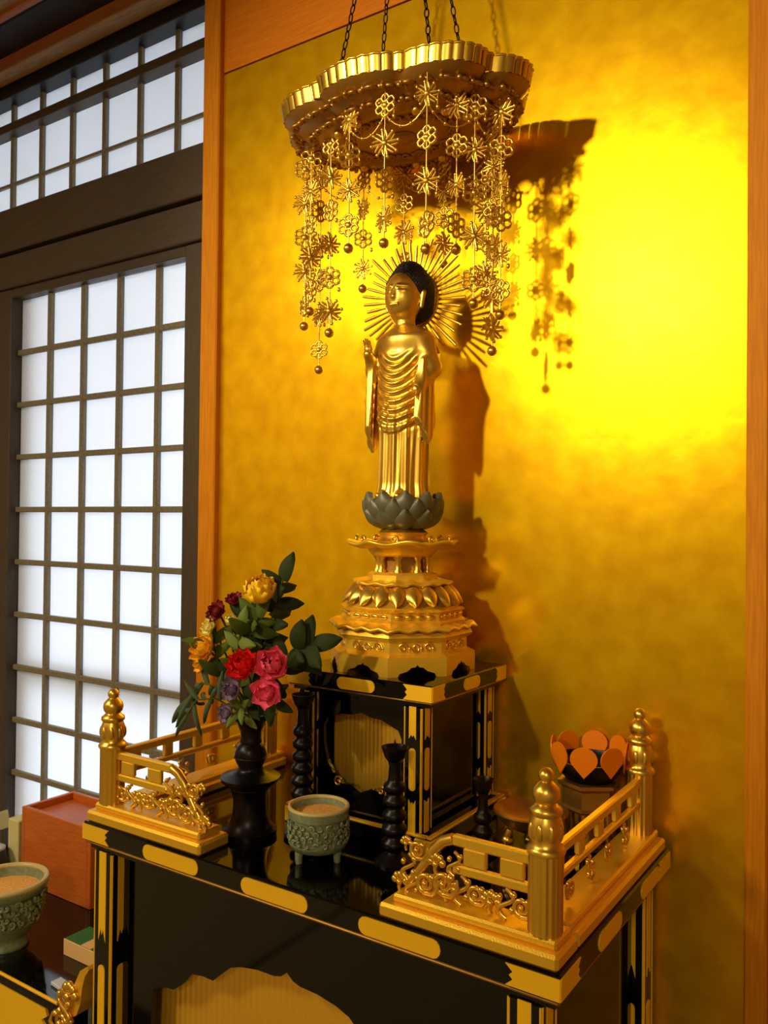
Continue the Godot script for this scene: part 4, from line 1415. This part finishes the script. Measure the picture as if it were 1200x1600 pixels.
func burner(called: String, label: String, p: Vector3, r: float, lift: float, footed: bool) -> void:
	var t := thing(called, label, "incense burner", p, "celadon incense burners")
	var prof := []
	var h: float
	if footed:
		h = r * 1.62
		prof = [Vector2(0, 0), Vector2(r * 0.52, 0), Vector2(r * 0.54, r * 0.08), Vector2(r * 0.47, r * 0.16), Vector2(r * 0.50, r * 0.28), Vector2(r * 0.70, r * 0.50), Vector2(r * 0.80, r * 0.66), Vector2(r * 0.745, r * 0.70), Vector2(r * 0.82, r * 1.05), Vector2(r * 0.85, r * 1.34), Vector2(r * 0.93, r * 1.36), Vector2(r * 0.98, r * 1.50), Vector2(r, r * 1.58), Vector2(r * 0.97, r * 1.62), Vector2(r * 0.88, r * 1.60), Vector2(r * 0.84, r * 1.45), Vector2(r * 0.78, r * 1.25), Vector2(0, r * 1.2)]
	else:
		h = lift + r * 1.36
		prof = [Vector2(0, lift), Vector2(r * 0.72, lift), Vector2(r * 0.90, lift + r * 0.08), Vector2(r * 0.97, lift + r * 0.24), Vector2(r * 0.885, lift + r * 0.27), Vector2(r * 0.885, lift + r * 1.02), Vector2(r * 0.97, lift + r * 1.05), Vector2(r * 0.99, lift + r * 1.25), Vector2(r * 1.0, lift + r * 1.33), Vector2(r * 0.96, lift + r * 1.36), Vector2(r * 0.88, lift + r * 1.34), Vector2(r * 0.85, lift + r * 1.2), Vector2(r * 0.82, lift + r * 0.9), Vector2(0, lift + r * 0.85)]
	var m := MB.new()
	m.lathe(prof, 56)
	part(t, "body", m, M.celadon)
	m = MB.new()
	var ring := []
	for k in 56:
		ring.append(Vector3(sin(TAU * k / 56), 0, cos(TAU * k / 56)) * r * 0.935 + Vector3(0, h - r * 0.03, 0))
	m.tube(ring, r * 0.072, 8, true)
	part(t, "rim", m, M.celadon_rim)
	m = MB.new()
	var ya := h - r * 0.26
	m.lathe([Vector2(0.0, ya + r * 0.06), Vector2(r * 0.3, ya + r * 0.05), Vector2(r * 0.6, ya + r * 0.01), Vector2(r * 0.86, ya)], 40)
	part(t, "ash", m, M.ash)
	if lift > 0.0:
		for k in 3:
			var a := TAU * k / 3 - 0.35
			var f := MB.new()
			f.tube([Vector3(0, lift + 0.006, 0), Vector3(0, lift * 0.5, 0.002), Vector3(0, 0.001, 0.001)], [0.008, 0.006, 0.0055], 10)
			part(t, "foot", f, M.celadon, at(Vector3(sin(a) * r * 0.70, 0, cos(a) * r * 0.70)))
	# carved band: dark pierced hollows between raised tendrils
	var bands := 4 if not footed else 4
	var y0: float = lift + r * 0.28 if not footed else r * 0.72
	var y1: float = lift + r * 1.00 if not footed else r * 1.34
	var cnt := 22
	for k in cnt:
		var a := TAU * k / cnt
		for b in bands:
			var fy := (b + 0.5) / bands
			var y := lerpf(y0, y1, fy)
			var rr := r * 0.97
			if footed:
				rr = r * lerpf(0.825, 0.930, fy)
			var ao := a + (PI / cnt if b % 2 == 1 else 0.0)
			# leaf curl of the glaze, standing clear of the sunk ground
			var ten := MB.new()
			var spin := rng.randf_range(0.0, TAU)
			var curl := []
			for j in 7:
				var g := spin + j * 0.78
				var q := r * 0.095 * (1.0 - 0.10 * j)
				var e := ao + cos(g) * q / rr
				curl.append(Vector3(sin(e) * rr, y + sin(g) * q, cos(e) * rr))
			ten.tube(curl, taper(7, r * 0.046, r * 0.026), 6)
			var bud := Vector3(sin(ao) * rr, y, cos(ao) * rr)
			ten.ball(bud, Vector3.ONE * r * 0.034, 6, 5)
			part(t, "tendril", ten, M.celadon)

# ------------------------------------------------------------------ flowers
var petal_meshes := {}

func bloom(label: String, p: Vector3, r: float, mat: Material, rows: Array, up: Vector3, heart := 0.18) -> void:
	# ROWS: [number of petals, length share, tilt from the axis]
	var t := thing("flower", label, "flower", p, "flowers in the bronze vase")
	var z := up.normalized()
	var x := z.cross(Vector3.UP if absf(z.y) < 0.95 else Vector3.RIGHT).normalized()
	var b := Basis(x, z, x.cross(z))
	var m := MB.new()
	m.ball(Vector3.ZERO, Vector3.ONE * r * heart, 10, 7)
	part(t, "heart", m, M.flower_heart, Transform3D(b, Vector3.ZERO))
	for row in rows:
		var key := "%d_%.3f" % [row[0], r * row[1]]
		if not petal_meshes.has(key):
			petal_meshes[key] = petal(r * row[1], r * row[1] * clampf(7.5 / row[0], 0.40, 0.95), r * 0.05, r * 0.12, -r * 0.16).mesh()
		for k in row[0]:
			var a: float = TAU * (k + rng.randf_range(-0.15, 0.15)) / row[0] + row[2]
			var q := Basis(Vector3.UP, a) * Basis(Vector3.RIGHT, row[2] + rng.randf_range(-0.1, 0.1))
			part(t, "petal", petal_meshes[key], mat, Transform3D(b * q, b * (q * Vector3(0, r * 0.05, 0))))
	var st := MB.new()
	var foot := E(-0.998, -0.360, -1.084) - p
	var bend := foot * 0.5 - z * r * 0.4 + Vector3(0, 0.01, 0)
	st.tube([-z * r * 0.1, -z * r * 0.55 + foot * 0.10, bend, foot], 0.0018, 6)
	part(t, "stem", st, M.leaf_green)

func leaf_mesh(length: float, width: float) -> ArrayMesh:
	return petal(length, width, length * 0.02, length * 0.06, -length * 0.22).mesh()

func sprig(label: String, pts: Array, leaves: int, length: float, width: float, mat: Material, spread := 0.9) -> void:
	var t := thing("leaf_sprig", label, "foliage", pts[0], "greenery in the bronze vase")
	var loc := []
	for p in pts: loc.append(p - pts[0])
	var st := MB.new()
	st.tube(loc, 0.0016, 6)
	part(t, "stem", st, M.leaf_green)
	var lm := leaf_mesh(length, width)
	for k in leaves:
		var f := 0.30 + 0.70 * k / maxf(leaves - 1, 1)
		var g := f * (loc.size() - 1)
		var i0 := mini(int(g), loc.size() - 2)
		var p: Vector3 = loc[i0].lerp(loc[i0 + 1], g - i0)
		var d: Vector3 = (loc[i0 + 1] - loc[i0]).normalized()
		var a := k * 2.4 + rng.randf_range(-0.4, 0.4)
		var s := d.cross(Vector3(sin(a), 0.2, cos(a))).normalized()
		var dir := (d * (1.0 - spread * 0.6) + s * spread + Vector3(0, -0.1, 0)).normalized()
		if k == leaves - 1:
			dir = d
		var x := dir.cross(Vector3(0.3, 0.2, 1)).normalized()
		var b := Basis(x, dir, x.cross(dir)).scaled(Vector3.ONE * rng.randf_range(0.75, 1.15))
		part(t, "leaf", lm, mat, Transform3D(b, p))

func make_flowers() -> void:
	var root := E(-0.998, -0.340, -1.080)
	bloom("large yellow chrysanthemum at the top of the bouquet", E(-0.942, -0.132, -1.045), 0.040, M.petal_yellow, [[8, 0.95, 0.85], [8, 1.0, 0.55], [6, 1.0, 0.25]], Vector3(0.25, 0.80, 0.5), 0.12)
	bloom("amber yellow marigold low on the window side of the bouquet", E(-1.052, -0.222, -1.030), 0.030, M.petal_amber, [[10, 1.0, 1.25], [9, 0.9, 0.8], [6, 0.7, 0.4]], Vector3(-0.15, 0.35, 0.9))
	bloom("second small amber marigold under the amber marigold", E(-1.072, -0.250, -1.040), 0.018, M.petal_amber, [[9, 1.0, 1.2], [7, 0.85, 0.6]], Vector3(-0.2, 0.2, 0.9))
	bloom("bright red carnation in the middle of the bouquet", E(-0.944, -0.240, -1.010), 0.032, M.petal_red, [[10, 0.95, 1.15], [9, 0.9, 0.75], [7, 0.8, 0.4]], Vector3(0.2, 0.55, 0.8), 0.10)
	bloom("large pink gladiolus bloom beside the small lacquer table", E(-0.892, -0.236, -1.022), 0.034, M.petal_pink, [[6, 1.0, 1.0], [6, 0.95, 0.6], [4, 0.8, 0.3]], Vector3(0.35, 0.5, 0.75), 0.10)
	bloom("lower pink gladiolus bloom drooping below the red carnation", E(-0.893, -0.270, -1.014), 0.030, M.petal_pink, [[6, 1.0, 1.15], [5, 0.9, 0.6]], Vector3(0.2, 0.0, 0.9), 0.10)
	bloom("dark wine-red daisy near the window edge of the bouquet", E(-1.036, -0.158, -1.040), 0.020, M.petal_wine, [[11, 1.0, 1.3], [9, 0.8, 0.8]], Vector3(0.0, 0.45, 0.9), 0.22)
	bloom("second wine-red daisy above the cream daisies", E(-1.012, -0.138, -1.055), 0.016, M.petal_wine, [[10, 1.0, 1.2], [7, 0.8, 0.6]], Vector3(0.1, 0.7, 0.6), 0.2)
	bloom("cream daisy below the dark wine-red daisy", E(-1.044, -0.183, -1.030), 0.017, M.petal_cream, [[10, 1.0, 1.25], [8, 0.8, 0.7]], Vector3(-0.1, 0.3, 0.9), 0.25)
	bloom("small cream bud between wine-red daisies and green leaves", E(-0.998, -0.172, -1.030), 0.014, M.petal_cream, [[8, 1.0, 0.7], [6, 0.9, 0.3]], Vector3(0.3, 0.8, 0.4), 0.2)
	bloom("muted violet statice under the red carnation", E(-0.962, -0.276, -1.005), 0.022, M.petal_violet, [[9, 1.0, 1.1], [8, 0.85, 0.6]], Vector3(0.1, 0.2, 0.95), 0.12)
	bloom("muted violet petals resting on the lip of the vase", E(-0.982, -0.318, -1.012), 0.018, M.petal_violet, [[8, 1.0, 1.2], [6, 0.8, 0.7]], Vector3(0.0, 0.1, 0.95), 0.12)
	sprig("broad dark green leaves rising behind the yellow chrysanthemum", [root, E(-0.965, -0.24, -1.065), E(-0.940, -0.15, -1.075), E(-0.925, -0.100, -1.078)], 14, 0.046, 0.026, M.leaf_dark)
	sprig("mid green leaves below the yellow chrysanthemum", [root, E(-0.985, -0.26, -1.05), E(-0.965, -0.19, -1.045), E(-0.950, -0.160, -1.045)], 14, 0.044, 0.022, M.leaf_green)
	sprig("dark green leaves leaning towards the gilt pedestal", [root, E(-0.940, -0.26, -1.06), E(-0.900, -0.215, -1.075), E(-0.868, -0.205, -1.085)], 12, 0.046, 0.028, M.leaf_dark)
	sprig("olive leaves between red carnation and cream bud", [root, E(-0.995, -0.27, -1.04), E(-0.985, -0.215, -1.035), E(-0.975, -0.185, -1.03)], 8, 0.045, 0.020, M.leaf_pale)
	sprig("green leaves around the amber marigold", [root, E(-1.015, -0.28, -1.04), E(-1.040, -0.235, -1.04), E(-1.050, -0.200, -1.04)], 10, 0.048, 0.020, M.leaf_green)
	sprig("long grey-green blades arching out towards the window", [root, E(-1.025, -0.285, -1.035), E(-1.065, -0.280, -1.03), E(-1.100, -0.315, -1.03)], 9, 0.062, 0.012, M.leaf_grey, 0.75)
	sprig("thin grey-green blades hanging over the vase lip", [root, E(-1.020, -0.300, -1.020), E(-1.055, -0.305, -1.01), E(-1.075, -0.335, -1.005)], 7, 0.050, 0.010, M.leaf_grey, 0.75)
	sprig("short pale leaves tucked into the vase mouth", [root, E(-0.970, -0.315, -1.025), E(-0.955, -0.305, -1.015)], 7, 0.035, 0.014, M.leaf_pale)
	sprig("dark filler leaves under the pink gladiolus", [root, E(-0.955, -0.295, -1.03), E(-0.925, -0.280, -1.03), E(-0.900, -0.290, -1.03)], 10, 0.040, 0.020, M.leaf_dark)
	sprig("dark filler leaves in the heart of the bouquet", [root, E(-0.990, -0.28, -1.05), E(-1.000, -0.22, -1.06), E(-0.985, -0.16, -1.07)], 14, 0.044, 0.022, M.leaf_dark)

# ------------------------------------------------------------------ low desk and what is on it
func make_desk() -> void:
	var x1 := -1.300
	var x0 := -2.15
	var z1 := -0.975
	var z0 := -1.440
	var y := DESK + EYE
	var t := thing("sutra_desk", "low black lacquer desk with gilt apron and upturned gilt end", "desk", Vector3((x0 + x1) * 0.5, 0, (z0 + z1) * 0.5))
	var hx := (x1 - x0) * 0.5
	var hz := (z1 - z0) * 0.5
	part(t, "desktop", bx(Vector3(-0.035, y - 0.012, 0), Vector3(hx * 2 - 0.07, 0.024, hz * 2), 0.002), M.lacquer)
	var e := MB.new()
	e.tube([Vector3(-hx, y - 0.002, hz), Vector3(hx - 0.075, y - 0.002, hz)], 0.0035, 6)
	part(t, "gilt_edge", e, M.gilt_fitting)
	# upturned end, carved and gilt
	for s in [1.0]:
		var p := PackedVector2Array([Vector2(0, -0.024), Vector2(0.03, -0.022), Vector2(0.055, -0.006), Vector2(0.066, 0.018), Vector2(0.070, 0.046), Vector2(0.078, 0.072), Vector2(0.090, 0.088), Vector2(0.084, 0.092), Vector2(0.064, 0.078), Vector2(0.050, 0.052), Vector2(0.044, 0.030), Vector2(0.030, 0.010), Vector2(0, 0.001)])
		var q := PackedVector2Array()
		for k in p: q.append(Vector2(hx - 0.075 + k.x, y + k.y))
		var m := MB.new()
		m.prism(q, -hz, hz)
		part(t, "upturned_end", m, M.gilt_satin)
		for k in 3:
			part(t, "carved_scroll", scroll_meshes[k % 3], M.gilt, Transform3D(Basis().scaled(Vector3.ONE * 1.7), Vector3(hx - 0.06 + k * 0.012, y - 0.03 + k * 0.032, hz + 0.003)))
	# apron with gilt cusped boards
	part(t, "apron", bx(Vector3(-0.04, y - 0.070, hz - 0.012), Vector3(hx * 2 - 0.10, 0.090, 0.012), 0.001), M.lacquer)
	for c in [[-0.10, 0.26], [0.19, 0.26]]:
		var w: float = c[1]
		var p := PackedVector2Array([Vector2(-w / 2, -0.006), Vector2(w / 2 - 0.01, -0.006), Vector2(w / 2 - 0.004, -0.018), Vector2(w / 2 - 0.022, -0.030), Vector2(w / 2, -0.048), Vector2(w / 2, -0.085), Vector2(-w / 2, -0.085), Vector2(-w / 2, -0.048), Vector2(-w / 2 + 0.022, -0.030)])
		var q := PackedVector2Array()
		for k in p: q.append(Vector2(c[0] + k.x, y - 0.020 + k.y))
		var m := MB.new()
		m.prism(q, hz - 0.006, hz - 0.001)
		part(t, "apron_board", m, M.gilt_fitting)
	for sx in [-1.0, 1.0]:
		for sz in [-1.0, 1.0]:
			part(t, "leg", bx(Vector3(sx * (hx - 0.10), (y - 0.02) * 0.5, sz * (hz - 0.045)), Vector3(0.05, y - 0.05, 0.05), 0.003), M.lacquer)
	# red-brown wooden box
	var bxx := thing("wooden_box", "open reddish brown wooden box on the low desk beside the altar table", "box", E(-1.775, DESK, -1.318))
	var W := 0.27
	var D := 0.15
	var Hh := 0.187
	for s in [-1.0, 1.0]:
		part(bxx, "side_wall", bx(Vector3(s * (W / 2 - 0.006), Hh / 2, 0), Vector3(0.012, Hh, D), 0.0015), M.red_wood)
		part(bxx, "end_wall", bx(Vector3(0, Hh / 2, s * (D / 2 - 0.006)), Vector3(W - 0.024, Hh, 0.012), 0.0015), M.red_wood)
	part(bxx, "tray", bx(Vector3(0, Hh - 0.022, 0), Vector3(W - 0.026, 0.010, D - 0.026)), M.red_wood)
	part(bxx, "bottom", bx(Vector3(0, 0.005, 0), Vector3(W - 0.026, 0.010, D - 0.026)), M.red_wood)
	# matchbox
	var mb := thing("matchbox", "cream and green matchbox lying by the altar table leg", "matchbox", E(-1.468, DESK, -1.120))
	part(mb, "sleeve", bx(Vector3(0, 0.0165, 0), Vector3(0.100, 0.033, 0.065), 0.001), M.match_side)
	part(mb, "label", bx(Vector3(0, 0.0334, 0), Vector3(0.096, 0.0008, 0.061)), M.match_green)
	part(mb, "label_stripe", bx(Vector3(0.020, 0.0342, 0), Vector3(0.030, 0.0008, 0.061)), M.match_side)
	# paper slip near the edge
	var sl := thing("paper_slip", "small white paper slip near the gilt end of the desk", "paper", E(-1.415, DESK, -1.012))
	part(sl, "sheet", bx(Vector3(0, 0.0035, 0), Vector3(0.045, 0.007, 0.022), 0.001), M.white_paper, at(Vector3.ZERO, -0.1))
	# things at the far edge of the desk
	var cb := thing("incense_carton", "upright cream paper carton at the window side of the wooden box", "carton", E(-1.945, DESK, -1.265))
	part(cb, "carton_body", bx(Vector3(0, 0.073, 0), Vector3(0.045, 0.146, 0.045), 0.002), M.cream_paper)
	part(cb, "flap", bx(Vector3(-0.024, 0.120, 0.0), Vector3(0.004, 0.045, 0.043), 0.001), M.cream_paper, Transform3D(Basis(Vector3.BACK, 0.3), Vector3(-0.030, 0.012, 0)))
	var cj := thing("lidded_jar", "slate blue lidded jar behind the large celadon burner", "jar", E(-1.965, DESK, -1.205))
	var m := MB.new()
	m.lathe([Vector2(0, 0), Vector2(0.022, 0), Vector2(0.029, 0.012), Vector2(0.031, 0.050), Vector2(0.026, 0.078), Vector2(0.022, 0.082), Vector2(0.0, 0.082)], 28)
	part(cj, "jar_body", m, M.slate_blue)
	m = MB.new()
	m.lathe([Vector2(0.0, 0.080), Vector2(0.026, 0.080), Vector2(0.026, 0.085), Vector2(0.012, 0.094), Vector2(0.006, 0.098), Vector2(0.007, 0.104), Vector2(0.0, 0.108)], 24)
	part(cj, "lid", m, M.white_paper)

func _ready() -> void:
	rng.seed = 20240
	make_materials()
	make_view()
	make_room()
	for k in 3:
		scroll_meshes.append(scroll_mesh(k))
	make_altar_table()
	make_stand_table()
	make_railing(-1.0, 0.288, "gilt corner railing with carved scrolls on the window side of altar table")
	make_railing(1.0, 0.262, "gilt corner railing with carved scrolls on the altar corner nearest viewer")
	make_pedestal()
	make_figure()
	make_canopy()
	make_vessels()
	make_flowers()
	make_desk()
